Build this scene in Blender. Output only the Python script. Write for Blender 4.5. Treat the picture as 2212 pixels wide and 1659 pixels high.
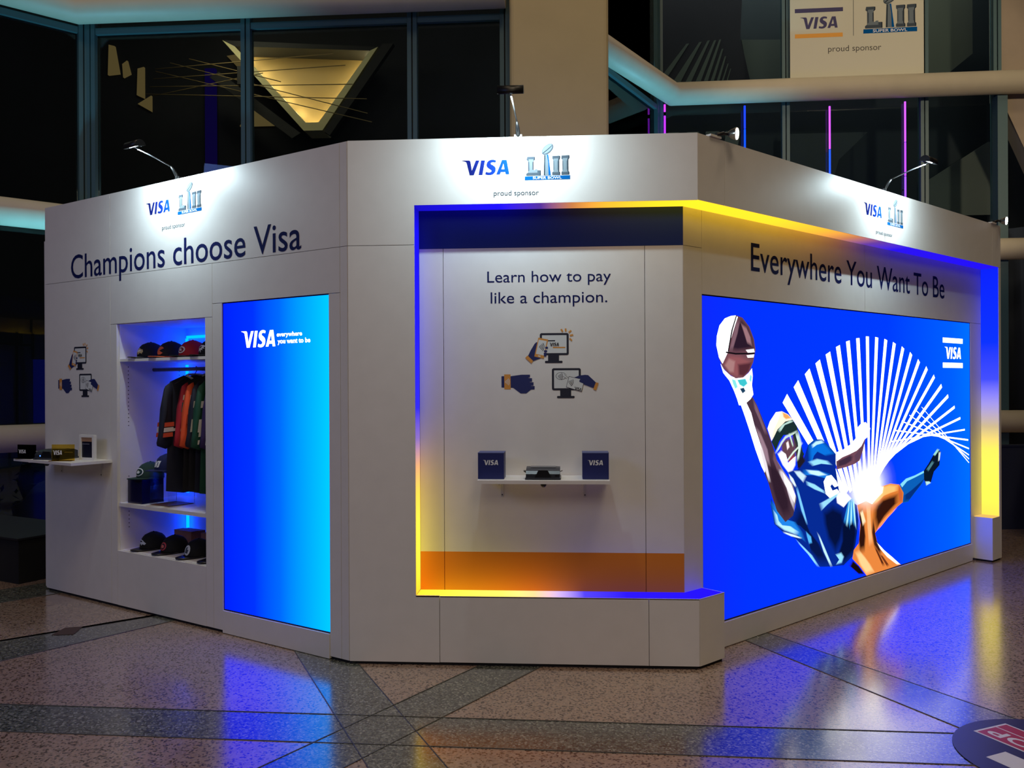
import bpy, math, random
from mathutils import Vector, Matrix
random.seed(4)
for o in list(bpy.data.objects): bpy.data.objects.remove(o)
scn = bpy.context.scene
COL = scn.collection

# ------------------------------------------------------------------ camera
cd = bpy.data.cameras.new('camera'); cam = bpy.data.objects.new('camera', cd); COL.objects.link(cam)
cd.sensor_width = 36.0; cd.lens = 36.0 * 1855.9 / 2212.0; cd.clip_end = 200
cam.location = (1.2439, -4.7713, 1.5782)
YAW, PITCH, ROLL = -0.0666, -0.0008, -0.0047
cam.rotation_mode = 'QUATERNION'
cam.rotation_quaternion = (Matrix.Rotation(-YAW, 4, 'Z') @ Matrix.Rotation(math.pi/2 + PITCH, 4, 'X') @ Matrix.Rotation(ROLL, 4, 'Z')).to_quaternion()
scn.camera = cam

# ------------------------------------------------------------------ world, exposure
w = bpy.data.worlds.new('night'); scn.world = w; w.use_nodes = True
w.node_tree.nodes['Background'].inputs[0].default_value = (0.30, 0.36, 0.55, 1)
w.node_tree.nodes['Background'].inputs[1].default_value = 0.010
vs = scn.view_settings
vs.view_transform = 'Standard'; vs.look = 'None'; vs.gamma = 1.0; vs.exposure = 0.0; vs.use_curve_mapping = False

# ------------------------------------------------------------------ hall ceiling lamps, uplights and added fill lights
def area(name, loc, target, size, energy, color, size_y=None, spread=180):
    l = bpy.data.lights.new(name, 'AREA'); l.energy = energy; l.color = color; l.size = size
    if size_y: l.shape = 'RECTANGLE'; l.size_y = size_y
    l.spread = math.radians(spread)
    o = bpy.data.objects.new(name, l); COL.objects.link(o); o.location = loc
    o.rotation_euler = (Vector(target) - Vector(loc)).to_track_quat('-Z', 'Y').to_euler()
    return o
def spot(name, loc, target, energy, color, angle, blend=0.6, radius=0.05):
    l = bpy.data.lights.new(name, 'SPOT'); l.energy = energy; l.color = color
    l.spot_size = math.radians(angle); l.spot_blend = blend; l.shadow_soft_size = radius
    o = bpy.data.objects.new(name, l); COL.objects.link(o); o.location = loc
    o.rotation_euler = (Vector(target) - Vector(loc)).to_track_quat('-Z', 'Y').to_euler()
    return o
WARM = (1.0, 0.79, 0.53)
area('hall_ceiling_light', (4.8, -8.0, 17.0), (2.2, 0.5, 0), 4.0, 420, WARM)
area('front_fill_light', (3.6, -10.5, 6.2), (2.2, 0.5, 1.2), 2.5, 80, WARM)  # added fill, low behind the camera, to brighten bay and screen wall
area('hall_ceiling_light', (0.3, -9.5, 17.5), (0.8, 0.0, 0), 4.0, 200, WARM)
area('front_fill_light', (-1.2, -11.0, 6.2), (0.6, 0.5, 1.2), 2.5, 45, WARM)  # second added fill, low behind the camera
area('cool_fill_light', (-7.5, -8.5, 6.0), (-1.5, 1.0, 0.8), 3.0, 125, (0.24, 0.38, 1.0))  # added blue fill for the left wall, no such lamp known
area('hall_ceiling_light', (8.5, 0.0, 17.0), (5.5, 6.5, 3), 2.0, 200, WARM)
area('hall_ceiling_light', (-2.5, -1.0, 16.0), (-2.0, 4.5, 4), 2.0, 120, WARM)
spot('rail_fill_spot', (9.0, -4.0, 6.0), (6.0, 8.3, 5.4), 1900, WARM, 27, 0.5, 0.3)  # added spot to brighten the right pipe rails
spot('teal_uplight', (-3.6, 3.7, 0.35), (-4.2, 4.9, 5.6), 600, (0.20, 0.75, 1.0), 60, 0.8)
spot('teal_uplight', (2.6, 6.2, 0.35), (2.2, 7.6, 5.9), 900, (0.20, 0.75, 1.0), 55, 0.8)

# ------------------------------------------------------------------ helpers
def lin(c):
    out = []
    for v in c[:3]:
        v = v / 255.0
        out.append(v / 12.92 if v <= 0.04045 else ((v + 0.055) / 1.055) ** 2.4)
    return tuple(out) + (1.0,)
MATS = {}
def mat(name, col, rough=0.5, metal=0.0, noise=0.0, nscale=40.0, bump=0.0, coat=0.0, alpha=1.0, trans=0.0, spec=0.5):
    if name in MATS: return MATS[name]
    m = bpy.data.materials.new(name); m.use_nodes = True
    nt = m.node_tree; b = nt.nodes['Principled BSDF']
    c = lin(col)
    b.inputs['Base Color'].default_value = c; b.inputs['Roughness'].default_value = rough
    b.inputs['Metallic'].default_value = metal; b.inputs['Coat Weight'].default_value = coat
    b.inputs['Specular IOR Level'].default_value = spec
    b.inputs['Transmission Weight'].default_value = trans
    if noise > 0 or bump > 0:
        tc = nt.nodes.new('ShaderNodeTexCoord'); n = nt.nodes.new('ShaderNodeTexNoise')
        n.inputs['Scale'].default_value = nscale; n.inputs['Detail'].default_value = 4
        nt.links.new(tc.outputs['Object'], n.inputs['Vector'])
        if noise > 0:
            r = nt.nodes.new('ShaderNodeValToRGB')
            r.color_ramp.elements[0].position = 0.3; r.color_ramp.elements[1].position = 0.7
            r.color_ramp.elements[0].color = tuple(v * (1 - noise) for v in c[:3]) + (1,)
            r.color_ramp.elements[1].color = tuple(min(1, v * (1 + noise)) for v in c[:3]) + (1,)
            nt.links.new(n.outputs['Fac'], r.inputs['Fac']); nt.links.new(r.outputs['Color'], b.inputs['Base Color'])
        if bump > 0:
            bp = nt.nodes.new('ShaderNodeBump'); bp.inputs['Strength'].default_value = bump; bp.inputs['Distance'].default_value = 0.002
            nt.links.new(n.outputs['Fac'], bp.inputs['Height']); nt.links.new(bp.outputs['Normal'], b.inputs['Normal'])
    MATS[name] = m; return m
def emat(name, col, strength=1.0):
    if name in MATS: return MATS[name]
    m = bpy.data.materials.new(name); m.use_nodes = True; nt = m.node_tree; nt.nodes.clear()
    e = nt.nodes.new('ShaderNodeEmission'); e.inputs[0].default_value = lin(col); e.inputs[1].default_value = strength
    o = nt.nodes.new('ShaderNodeOutputMaterial'); nt.links.new(e.outputs[0], o.inputs[0])
    MATS[name] = m; return m
def gmat(name, axis, lo, hi, stops, strength=1.0, emit=True, rough=0.4):
    """colour gradient along an object axis: backlit panels, screens and printed logos"""
    if name in MATS: return MATS[name]
    m = bpy.data.materials.new(name); m.use_nodes = True; nt = m.node_tree; nt.nodes.clear()
    tc = nt.nodes.new('ShaderNodeTexCoord'); sp = nt.nodes.new('ShaderNodeSeparateXYZ')
    mr = nt.nodes.new('ShaderNodeMapRange'); rp = nt.nodes.new('ShaderNodeValToRGB')
    mr.inputs['From Min'].default_value = lo; mr.inputs['From Max'].default_value = hi
    nt.links.new(tc.outputs['Object'], sp.inputs[0]); nt.links.new(sp.outputs['XYZ'.index(axis)], mr.inputs['Value'])
    nt.links.new(mr.outputs[0], rp.inputs['Fac'])
    el = rp.color_ramp.elements
    while len(el) < len(stops): el.new(0.5)
    for e, (p, c) in zip(el, stops): e.position = p
    for e, (p, c) in zip(el, stops): e.position = p; e.color = lin(c)
    o = nt.nodes.new('ShaderNodeOutputMaterial')
    if emit:
        s = nt.nodes.new('ShaderNodeEmission'); s.inputs[1].default_value = strength
        nt.links.new(rp.outputs['Color'], s.inputs[0])
    else:
        s = nt.nodes.new('ShaderNodeBsdfPrincipled'); s.inputs['Roughness'].default_value = 0.9; s.inputs['Specular IOR Level'].default_value = 0.0
        nt.links.new(rp.outputs['Color'], s.inputs['Base Color'])
    nt.links.new(s.outputs[0], o.inputs[0])
    MATS[name] = m; return m
def glassmat(name, tint, rough=0.0, ior=1.5):
    if name in MATS: return MATS[name]
    m = bpy.data.materials.new(name); m.use_nodes = True; nt = m.node_tree; nt.nodes.clear()
    t = nt.nodes.new('ShaderNodeBsdfTransparent'); t.inputs[0].default_value = tuple(tint) + (1,)
    g = nt.nodes.new('ShaderNodeBsdfGlossy'); g.inputs['Roughness'].default_value = rough
    f = nt.nodes.new('ShaderNodeFresnel'); f.inputs[0].default_value = ior
    mx = nt.nodes.new('ShaderNodeMixShader'); o = nt.nodes.new('ShaderNodeOutputMaterial')
    nt.links.new(f.outputs[0], mx.inputs[0]); nt.links.new(t.outputs[0], mx.inputs[1]); nt.links.new(g.outputs[0], mx.inputs[2])
    nt.links.new(mx.outputs[0], o.inputs[0]); MATS[name] = m; return m

class MB:
    def __init__(s): s.v = []; s.f = []; s.mi = []; s.mats = []; s.sm = []
    def _m(s, m):
        if m not in s.mats: s.mats.append(m)
        return s.mats.index(m)
    def add(s, v, f, m, smooth=False):
        b = len(s.v); s.v += [tuple(p) for p in v]
        for q in f: s.f.append(tuple(b + i for i in q)); s.mi.append(s._m(m)); s.sm.append(smooth)
        return s
    def box(s, x0, x1, y0, y1, z0, z1, m):
        v = [(x0,y0,z0),(x1,y0,z0),(x1,y1,z0),(x0,y1,z0),(x0,y0,z1),(x1,y0,z1),(x1,y1,z1),(x0,y1,z1)]
        return s.add(v, [(3,2,1,0),(4,5,6,7),(0,1,5,4),(1,2,6,5),(2,3,7,6),(3,0,4,7)], m)
    def prism(s, poly, y0, y1, m):
        """polygon in the x-z plane, extruded along y (y0 = front)"""
        a = sum(poly[i][0]*poly[(i+1)%len(poly)][1] - poly[(i+1)%len(poly)][0]*poly[i][1] for i in range(len(poly)))
        if a < 0: poly = poly[::-1]
        n = len(poly)
        v = [(p[0], y0, p[1]) for p in poly] + [(p[0], y1, p[1]) for p in poly]
        f = [tuple(range(n)), tuple(range(2*n-1, n-1, -1))] + [(i, n+i, n+(i+1)%n, (i+1)%n) for i in range(n)]
        return s.add(v, f, m)
    def flat(s, poly, y, m):
        a = sum(poly[i][0]*poly[(i+1)%len(poly)][1] - poly[(i+1)%len(poly)][0]*poly[i][1] for i in range(len(poly)))
        if a < 0: poly = poly[::-1]
        return s.add([(p[0], y, p[1]) for p in poly], [tuple(range(len(poly)))], m)
    def slab(s, poly, z0, z1, m):
        """polygon in the x-y plane, extruded along z"""
        a = sum(poly[i][0]*poly[(i+1)%len(poly)][1] - poly[(i+1)%len(poly)][0]*poly[i][1] for i in range(len(poly)))
        if a < 0: poly = poly[::-1]
        n = len(poly)
        v = [(p[0], p[1], z0) for p in poly] + [(p[0], p[1], z1) for p in poly]
        f = [tuple(range(n-1, -1, -1)), tuple(range(n, 2*n))] + [(i, (i+1)%n, n+(i+1)%n, n+i) for i in range(n)]
        return s.add(v, f, m)
    def tube(s, pts, r, m, n=10, caps=True, smooth=True):
        pts = [Vector(p) for p in pts]; rs = r if isinstance(r, (list, tuple)) else [r]*len(pts)
        v = []; f = []
        for i, p in enumerate(pts):
            a = (pts[i] - pts[i-1]).normalized() if i > 0 else None
            b = (pts[i+1] - pts[i]).normalized() if i < len(pts)-1 else None
            d = (a + b).normalized() if a is not None and b is not None else (a if b is None else b)
            k = 1.0 / max(0.35, d.dot(b if b is not None else a))
            up = Vector((0,0,1)) if abs(d.z) < 0.95 else Vector((1,0,0))
            x = d.cross(up).normalized(); y = x.cross(d).normalized()
            for j in range(n):
                t = 2*math.pi*j/n; v.append(p + x*(math.cos(t)*rs[i]*k) + y*(math.sin(t)*rs[i]))
        for i in range(len(pts)-1):
            for j in range(n):
                f.append((i*n+j, i*n+(j+1)%n, (i+1)*n+(j+1)%n, (i+1)*n+j))
        s.add(v, f, m, smooth)
        if caps:
            b = len(s.v) - len(v)
            s.f.append(tuple(b+j for j in range(n-1,-1,-1))); s.mi.append(s._m(m)); s.sm.append(False)
            e = b + (len(pts)-1)*n
            s.f.append(tuple(e+j for j in range(n))); s.mi.append(s._m(m)); s.sm.append(False)
        return s
    def grid(s, g, m, thick=None, smooth=True):
        """g[i][j] = point; optional second surface below by vector"""
        ni, nj = len(g), len(g[0]); v = [p for r in g for p in r]
        f = [(i*nj+j, i*nj+j+1, (i+1)*nj+j+1, (i+1)*nj+j) for i in range(ni-1) for j in range(nj-1)]
        if thick:
            k = len(v); v = v + [(p[0]+thick[0], p[1]+thick[1], p[2]+thick[2]) for p in v]
            f += [tuple(k+q for q in reversed(t)) for t in f]
            ring = [j for j in range(nj)] + [i*nj+nj-1 for i in range(1,ni)] + [(ni-1)*nj+j for j in range(nj-2,-1,-1)] + [i*nj for i in range(ni-2,0,-1)]
            f += [(ring[(a+1)%len(ring)], ring[a], k+ring[a], k+ring[(a+1)%len(ring)]) for a in range(len(ring))]
        return s.add(v, f, m, smooth)
    def build(s, name, parent=None, loc=None, rz=None):
        me = bpy.data.meshes.new(name); me.from_pydata([tuple(p) for p in s.v], [], s.f)
        for m in s.mats: me.materials.append(m)
        me.polygons.foreach_set('material_index', s.mi); me.polygons.foreach_set('use_smooth', s.sm); me.update()
        o = bpy.data.objects.new(name, me); COL.objects.link(o)
        if parent is not None: o.parent = parent
        if loc is not None: o.location = loc
        if rz is not None: o.rotation_euler[2] = rz
        return o
def tag(o, label=None, cat=None, group=None, kind=None):
    if label: o['label'] = label
    if cat: o['category'] = cat
    if group: o['group'] = group
    if kind: o['kind'] = kind
    return o
def empty(name, loc=(0,0,0), rz=0.0, label=None, cat=None, group=None, kind=None):
    o = bpy.data.objects.new(name, None); COL.objects.link(o); o.location = loc; o.rotation_euler[2] = rz
    o.empty_display_size = 0.1
    return tag(o, label, cat, group, kind)
def copy_tree(o, parent=None):
    c = o.copy(); COL.objects.link(c); c.parent = parent
    for ch in list(o.children): copy_tree(ch, c)
    return c
# wall frames: x along the wall (left to right), y into the wall, z up
DEP = 0.1505; WC = 1.9526
FRM = {'L': ((0.0, 0.0), math.radians(-30)), 'C': ((0.0, 0.0), 0.0), 'R': ((WC, 0.0), math.radians(45))}
def F(fr, x, y, z):
    (ox, oy), a = FRM[fr]; return (ox + x*math.cos(a) - y*math.sin(a), oy + x*math.sin(a) + y*math.cos(a), z)
def A(fr): return FRM[fr][1]
def text_pts(body, bold=0.0):
    cu = bpy.data.curves.new('t', 'FONT'); cu.body = body; cu.offset = bold; cu.resolution_u = 4
    o = bpy.data.objects.new('t', cu); COL.objects.link(o)
    dg = bpy.context.evaluated_depsgraph_get(); me = bpy.data.meshes.new_from_object(o.evaluated_get(dg))
    v = [tuple(p.co) for p in me.vertices]; f = [tuple(p.vertices) for p in me.polygons]
    bpy.data.objects.remove(o); bpy.data.meshes.remove(me); bpy.data.curves.remove(cu)
    return v, f
def text(mb, body, x0, x1, z0, z1, y, m, bold=0.0, slant=0.0):
    """flat lettering fitted to a box in the x-z plane"""
    v, f = text_pts(body, bold)
    a0 = min(p[0] for p in v); a1 = max(p[0] for p in v); b0 = min(p[1] for p in v); b1 = max(p[1] for p in v)
    kx = (x1-x0)/(a1-a0); kz = (z1-z0)/(b1-b0)
    mb.add([(x0+(p[0]-a0)*kx+slant*(p[1]-b0)*kz, y, z0+(p[1]-b0)*kz) for p in v], f, m)
    return mb

# ------------------------------------------------------------------ materials
WHITE = mat('white_laminate', (226,223,220), 0.42, noise=0.02, nscale=9, bump=0.03)
WHITE2 = mat('white_melamine', (228,226,224), 0.5, noise=0.02, nscale=7)
CORE = mat('dark_core', (18,18,22), 0.8)
NAVY = mat('navy_vinyl', (40,60,132), 0.7, spec=0.15)
TEXT = mat('navy_lettering', (24,32,84), 0.8, spec=0.05)
GREYTXT = mat('grey_lettering', (46,58,68), 0.9, spec=0.0)
ORANGE = mat('orange_vinyl', (228,134,34), 0.5, spec=0.3)
GOLD = mat('gold_print', (212,148,76), 0.8, spec=0.05)
PLASTIC = mat('black_plastic', (22,22,26), 0.4)
STEEL = mat('grey_metal', (120,122,126), 0.35, metal=0.8)

# screen artwork, in metres on the wide screen: rays, then flat pieces (colour, outline)
RAYS=[[(1.153,1.501),(1.099,1.445),(1.817,0.782),(1.851,0.816)],[(1.289,1.59),(1.233,1.544),(1.868,0.784),(1.904,0.812)],[(1.432,1.668),(1.372,1.63),(1.919,0.784),(1.957,0.808)],[(1.567,1.731),(1.509,1.703),(1.973,0.785),(2.009,0.803)],[(1.705,1.788),(1.645,1.766),(2.027,0.785),(2.063,0.799)],[(1.84,1.837),(1.786,1.821),(2.082,0.785),(2.116,0.795)],[(1.98,1.873),(1.928,1.863),(2.137,0.785),(2.169,0.791)],[(2.125,1.895),(2.075,1.891),(2.192,0.784),(2.224,0.788)],[(2.267,1.91),(2.221,1.91),(2.25,0.784),(2.278,0.784)],[(2.413,1.906),(2.365,1.91),(2.273,0.787),(2.303,0.785)],[(2.557,1.891),(2.511,1.901),(2.298,0.791),(2.326,0.785)],[(2.698,1.867),(2.652,1.881),(2.322,0.794),(2.35,0.786)],[(2.842,1.833),(2.8,1.851),(2.335,0.81),(2.361,0.798)],[(2.981,1.787),(2.943,1.811),(2.348,0.825),(2.372,0.811)],[(3.119,1.731),(3.085,1.757),(2.362,0.84),(2.382,0.824)],[(3.262,1.673),(3.234,1.701),(2.381,0.863),(2.399,0.845)],[(3.398,1.606),(3.376,1.634),(2.402,0.884),(2.416,0.866)],[(3.536,1.527),(3.518,1.557),(2.435,0.916),(2.445,0.898)],[(3.663,1.441),(3.651,1.469),(2.467,0.949),(2.475,0.931)],[(3.792,1.347),(3.784,1.371),(2.494,0.98),(2.498,0.966)],[(3.907,1.25),(3.903,1.27),(2.52,1.035),(2.522,1.023)],[(3.999,1.15),(3.999,1.164),(2.61,1.124),(2.61,1.116)],[(4.069,1.057),(4.071,1.071),(2.687,1.206),(2.687,1.198)],[(4.085,0.982),(4.087,0.994),(2.793,1.274),(2.791,1.266)],[(4.084,0.927),(4.088,0.937),(2.926,1.316),(2.924,1.31)],[(4.083,0.893),(4.087,0.903),(3.035,1.354),(3.033,1.348)],[(4.083,0.861),(4.087,0.869),(3.147,1.375),(3.145,1.371)]]
ART=[
((110, 70, 85),0,[(1.773,1.083),(1.882,1.1),(1.995,1.134),(2.06,1.171),(2.094,1.218),(2.211,1.189),(2.202,1.148),(2.167,1.077),(2.117,1.007),(2.042,0.987),(1.913,0.972),(1.787,0.965)]),
((255, 255, 255),0,[(1.773,1.083),(1.882,1.1),(1.995,1.134),(2.06,1.171),(2.094,1.25),(2.144,1.276),(2.211,1.282),(2.279,1.235),(2.253,1.178),(2.193,1.157),(2.142,1.11),(2.076,1.082),(1.978,1.063),(1.866,1.046),(1.788,1.023)]),
((60, 40, 60),1,[(1.787,1.02),(1.882,1.037),(1.994,1.058),(2.026,1.044),(2.01,1.013),(1.913,0.988),(1.787,0.977)]),
((90, 60, 80),1,[(2.026,1.044),(2.109,1.088),(2.185,1.141),(2.167,1.077),(2.117,1.011),(2.045,0.987)]),
((10, 90, 175),0,[(2.754,0.786),(2.86,0.821),(3.017,0.835),(3.179,0.859),(3.22,0.811),(3.158,0.762),(3.016,0.694),(2.897,0.634),(2.8,0.634)]),
((4, 45, 120),1,[(2.801,0.686),(2.937,0.718),(3.097,0.767),(3.216,0.807),(3.158,0.762),(3.016,0.694),(2.897,0.634),(2.8,0.634)]),
((130, 215, 240),0,[(2.76,0.783),(2.86,0.819),(3.017,0.833),(3.175,0.858),(3.187,0.842),(3.017,0.816),(2.879,0.797),(2.792,0.756)]),
((8, 22, 40),0,[(3.179,0.859),(3.263,0.908),(3.369,0.983),(3.434,1.021),(3.499,0.994),(3.476,0.884),(3.368,0.837),(3.314,0.759),(3.22,0.734),(3.183,0.787)]),
((150, 215, 205),1,[(3.348,0.975),(3.434,1.023),(3.482,1.013),(3.391,0.963)]),
((200, 220, 215),1,[(3.46,0.996),(3.503,0.992),(3.481,0.921),(3.446,0.914)]),
((180, 225, 225),1,[(3.199,0.772),(3.282,0.766),(3.314,0.749),(3.219,0.733)]),
((70, 120, 130),1,[(3.221,0.865),(3.337,0.93),(3.379,0.914),(3.262,0.844)]),
((215, 120, 50),0,[(2.258,0.776),(2.45,0.793),(2.595,0.802),(2.744,0.782),(2.816,0.711),(2.8,0.639),(2.705,0.613),(2.538,0.558),(2.412,0.496),(2.35,0.454),(2.29,0.535),(2.257,0.637)]),
((255, 190, 110),1,[(2.275,0.783),(2.45,0.793),(2.595,0.802),(2.735,0.782),(2.725,0.736),(2.613,0.729),(2.486,0.715),(2.379,0.675),(2.309,0.665)]),
((255, 255, 240),1,[(2.241,0.794),(2.38,0.795),(2.486,0.79),(2.468,0.742),(2.379,0.708),(2.291,0.666),(2.206,0.675)]),
((50, 20, 12),1,[(2.361,0.66),(2.467,0.7),(2.595,0.713),(2.734,0.718),(2.734,0.649),(2.63,0.608),(2.484,0.547),(2.359,0.469),(2.316,0.549),(2.326,0.622)]),
((200, 95, 50),1,[(2.735,0.787),(2.801,0.712),(2.796,0.639),(2.743,0.64),(2.725,0.719)]),
((255, 150, 90),1,[(2.35,0.458),(2.412,0.513),(2.538,0.567),(2.686,0.611),(2.705,0.605),(2.556,0.548),(2.43,0.486)]),
((6, 40, 140),0,[(1.403,1.156),(1.489,1.189),(1.592,1.185),(1.696,1.126),(1.772,1.075),(1.772,0.966),(1.817,0.814),(1.943,0.748),(2.072,0.688),(2.096,0.573),(2.053,0.417),(2.004,0.327),(1.875,0.282),(1.72,0.296),(1.547,0.319),(1.383,0.456),(1.244,0.548),(1.096,0.606),(0.992,0.671),(0.948,0.797),(0.955,0.839),(1.006,0.777),(1.097,0.71),(1.177,0.687),(1.246,0.753),(1.247,0.841),(1.179,0.964),(1.146,0.995),(1.275,1.001),(1.345,1.055)]),
((5, 20, 70),1,[(1.26,0.767),(1.315,0.732),(1.426,0.571),(1.571,0.455),(1.689,0.308),(1.57,0.325),(1.439,0.426),(1.384,0.576),(1.245,0.665),(1.191,0.682)]),
((4, 16, 60),1,[(1.588,0.697),(1.723,0.729),(1.878,0.675),(1.909,0.593),(1.845,0.443),(1.766,0.375),(1.66,0.482),(1.602,0.611)]),
((4, 14, 50),1,[(1.846,0.6),(1.942,0.621),(2.071,0.591),(2.087,0.493),(2.036,0.339),(1.875,0.274),(1.782,0.35),(1.845,0.451)]),
((10, 110, 215),1,[(1.403,1.156),(1.489,1.188),(1.592,1.183),(1.696,1.126),(1.769,1.075),(1.635,1.068),(1.518,1.105),(1.445,1.064),(1.416,1.021)]),
((190, 235, 255),1,[(1.446,1.154),(1.504,1.177),(1.592,1.181),(1.621,1.16),(1.518,1.15),(1.46,1.131)]),
((150, 220, 255),1,[(1.402,1.044),(1.517,1.059),(1.665,1.035),(1.726,1.0),(1.576,1.018),(1.459,1.01)]),
((20, 120, 220),1,[(1.345,0.996),(1.516,0.984),(1.695,0.941),(1.755,0.874),(1.634,0.914),(1.458,0.95),(1.317,0.961)]),
((200, 240, 255),1,[(1.373,0.994),(1.546,0.974),(1.664,0.935),(1.545,0.936),(1.415,0.961)]),
((150, 220, 255),1,[(1.372,0.919),(1.487,0.888),(1.618,0.831),(1.633,0.807),(1.486,0.85),(1.386,0.888)]),
((225, 245, 255),1,[(1.159,0.988),(1.22,0.946),(1.261,0.891),(1.24,0.886),(1.179,0.942)]),
((200, 230, 255),1,[(1.22,0.997),(1.303,0.991),(1.387,0.948),(1.344,0.907),(1.268,0.957)]),
((120, 200, 255),1,[(1.247,0.885),(1.274,0.883),(1.343,0.744),(1.398,0.626),(1.377,0.629),(1.315,0.724)]),
((30, 130, 225),1,[(0.948,0.811),(0.968,0.823),(1.019,0.761),(1.11,0.694),(1.245,0.658),(1.327,0.582),(1.369,0.51),(1.244,0.577),(1.096,0.624),(0.992,0.686)]),
((180, 235, 255),1,[(0.98,0.765),(1.005,0.706),(1.07,0.656),(1.19,0.635),(1.286,0.587),(1.258,0.568),(1.11,0.615),(1.005,0.67)]),
((220, 245, 255),1,[(1.09,0.614),(1.231,0.575),(1.32,0.546),(1.313,0.538),(1.19,0.569),(1.103,0.6)]),
((140, 215, 255),1,[(1.244,0.547),(1.341,0.484),(1.454,0.41),(1.547,0.319),(1.511,0.328),(1.397,0.425),(1.285,0.506)]),
((190, 235, 255),1,[(1.513,0.56),(1.549,0.533),(1.63,0.424),(1.72,0.3),(1.689,0.3),(1.6,0.413)]),
((80, 180, 250),1,[(1.37,0.585),(1.44,0.539),(1.454,0.492),(1.411,0.49),(1.383,0.546)]),
((150, 220, 250),1,[(1.759,0.376),(1.844,0.38),(1.883,0.343),(1.851,0.301),(1.766,0.301),(1.812,0.33)]),
((40, 140, 220),1,[(1.951,0.747),(1.967,0.742),(1.901,0.57),(1.874,0.589)]),
((170, 235, 255),1,[(1.96,0.746),(1.98,0.741),(1.933,0.547),(1.906,0.562)]),
((40, 140, 220),1,[(1.97,0.745),(1.993,0.739),(1.965,0.523),(1.938,0.582)]),
((170, 235, 255),1,[(1.98,0.744),(2.006,0.738),(1.997,0.559),(1.97,0.554)]),
((40, 140, 220),1,[(1.989,0.744),(2.019,0.737),(2.03,0.536),(2.002,0.575)]),
((170, 235, 255),1,[(1.999,0.743),(2.032,0.736),(2.062,0.512),(2.035,0.547)]),
((255, 255, 255),0,[(1.604,0.894),(1.642,0.929),(1.71,0.932),(1.779,0.884),(1.805,0.85),(1.755,0.843),(1.717,0.869),(1.694,0.856),(1.724,0.822),(1.786,0.829),(1.82,0.806),(1.77,0.787),(1.693,0.771),(1.633,0.807)]),
((255, 255, 255),1,[(1.77,0.795),(1.88,0.817),(1.991,0.743),(1.942,0.724),(1.878,0.691),(1.785,0.731)]),
((150, 215, 255),1,[(1.544,0.75),(1.693,0.779),(1.817,0.806),(1.824,0.79),(1.648,0.729),(1.573,0.698)]),
((225, 130, 60),0,[(2.072,0.688),(2.206,0.707),(2.326,0.663),(2.308,0.591),(2.345,0.454),(2.379,0.38),(2.482,0.308),(2.627,0.232),(2.761,0.162),(2.553,0.159),(2.21,0.159),(2.101,0.245),(2.0,0.312),(2.02,0.371),(2.095,0.411),(2.121,0.57)]),
((45, 18, 12),1,[(2.088,0.654),(2.155,0.663),(2.179,0.563),(2.204,0.438),(2.186,0.335),(2.11,0.329),(2.086,0.412),(2.121,0.546)]),
((60, 25, 15),1,[(2.308,0.591),(2.345,0.454),(2.376,0.384),(2.464,0.315),(2.428,0.269),(2.323,0.358),(2.281,0.487)]),
((255, 205, 140),1,[(2.036,0.355),(2.102,0.362),(2.186,0.302),(2.27,0.233),(2.339,0.165),(2.21,0.16),(2.11,0.248)]),
((255, 255, 255),1,[(2.367,0.385),(2.482,0.312),(2.627,0.235),(2.754,0.164),(2.691,0.173),(2.535,0.25),(2.419,0.329)]),
((90, 40, 20),1,[(2.323,0.358),(2.358,0.345),(2.499,0.192),(2.463,0.189)]),
((110, 50, 25),1,[(2.41,0.288),(2.446,0.283),(2.571,0.182),(2.535,0.174)]),
((255, 180, 120),1,[(2.206,0.675),(2.274,0.668),(2.282,0.552),(2.306,0.385),(2.246,0.368),(2.221,0.518)]),
((255, 225, 180),1,[(2.113,0.635),(2.155,0.647),(2.205,0.552),(2.154,0.526)]),
((20, 10, 10),1,[(1.987,0.313),(2.101,0.245),(2.201,0.161),(2.101,0.177),(1.938,0.272)]),
((70, 48, 62),0,[(0.683,1.451),(0.75,1.488),(0.8,1.435),(0.868,1.337),(0.928,1.248),(0.98,1.167),(1.023,1.077),(1.113,0.992),(1.205,0.915),(1.255,0.81),(1.212,0.703),(1.12,0.671),(1.021,0.753),(0.968,0.846),(0.925,0.937),(0.848,1.049),(0.781,1.159),(0.715,1.285),(0.666,1.372),(0.626,1.439)]),
((255, 255, 255),0,[(0.626,1.439),(0.683,1.454),(0.736,1.389),(0.769,1.312),(0.824,1.214),(0.869,1.125),(0.896,1.056),(0.882,1.008),(0.848,1.049),(0.781,1.159),(0.715,1.285),(0.666,1.372)]),
((120, 90, 105),1,[(0.75,1.484),(0.797,1.435),(0.859,1.337),(0.919,1.248),(0.884,1.25),(0.825,1.339),(0.766,1.417)]),
((215, 205, 215),1,[(1.023,1.077),(1.113,0.992),(1.205,0.915),(1.251,0.82),(1.226,0.732),(1.185,0.786),(1.131,0.891),(1.041,0.997)]),
((45, 28, 42),1,[(0.918,1.093),(1.005,1.068),(1.094,0.933),(1.185,0.776),(1.185,0.706),(1.111,0.694),(1.021,0.792),(0.969,0.895),(0.934,0.985)]),
((255, 255, 255),1,[(1.095,0.993),(1.186,0.916),(1.245,0.831),(1.232,0.782),(1.167,0.858),(1.113,0.922)]),
((255, 255, 255),0,[(0.418,1.689),(0.453,1.653),(0.523,1.616),(0.579,1.602),(0.652,1.607),(0.709,1.635),(0.746,1.664),(0.754,1.617),(0.745,1.56),(0.76,1.502),(0.73,1.474),(0.683,1.451),(0.626,1.437),(0.605,1.439),(0.586,1.477),(0.557,1.523),(0.507,1.588),(0.445,1.634)]),
((60, 190, 200),1,[(0.571,1.598),(0.684,1.607),(0.714,1.569),(0.659,1.541),(0.603,1.56)]),
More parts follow.
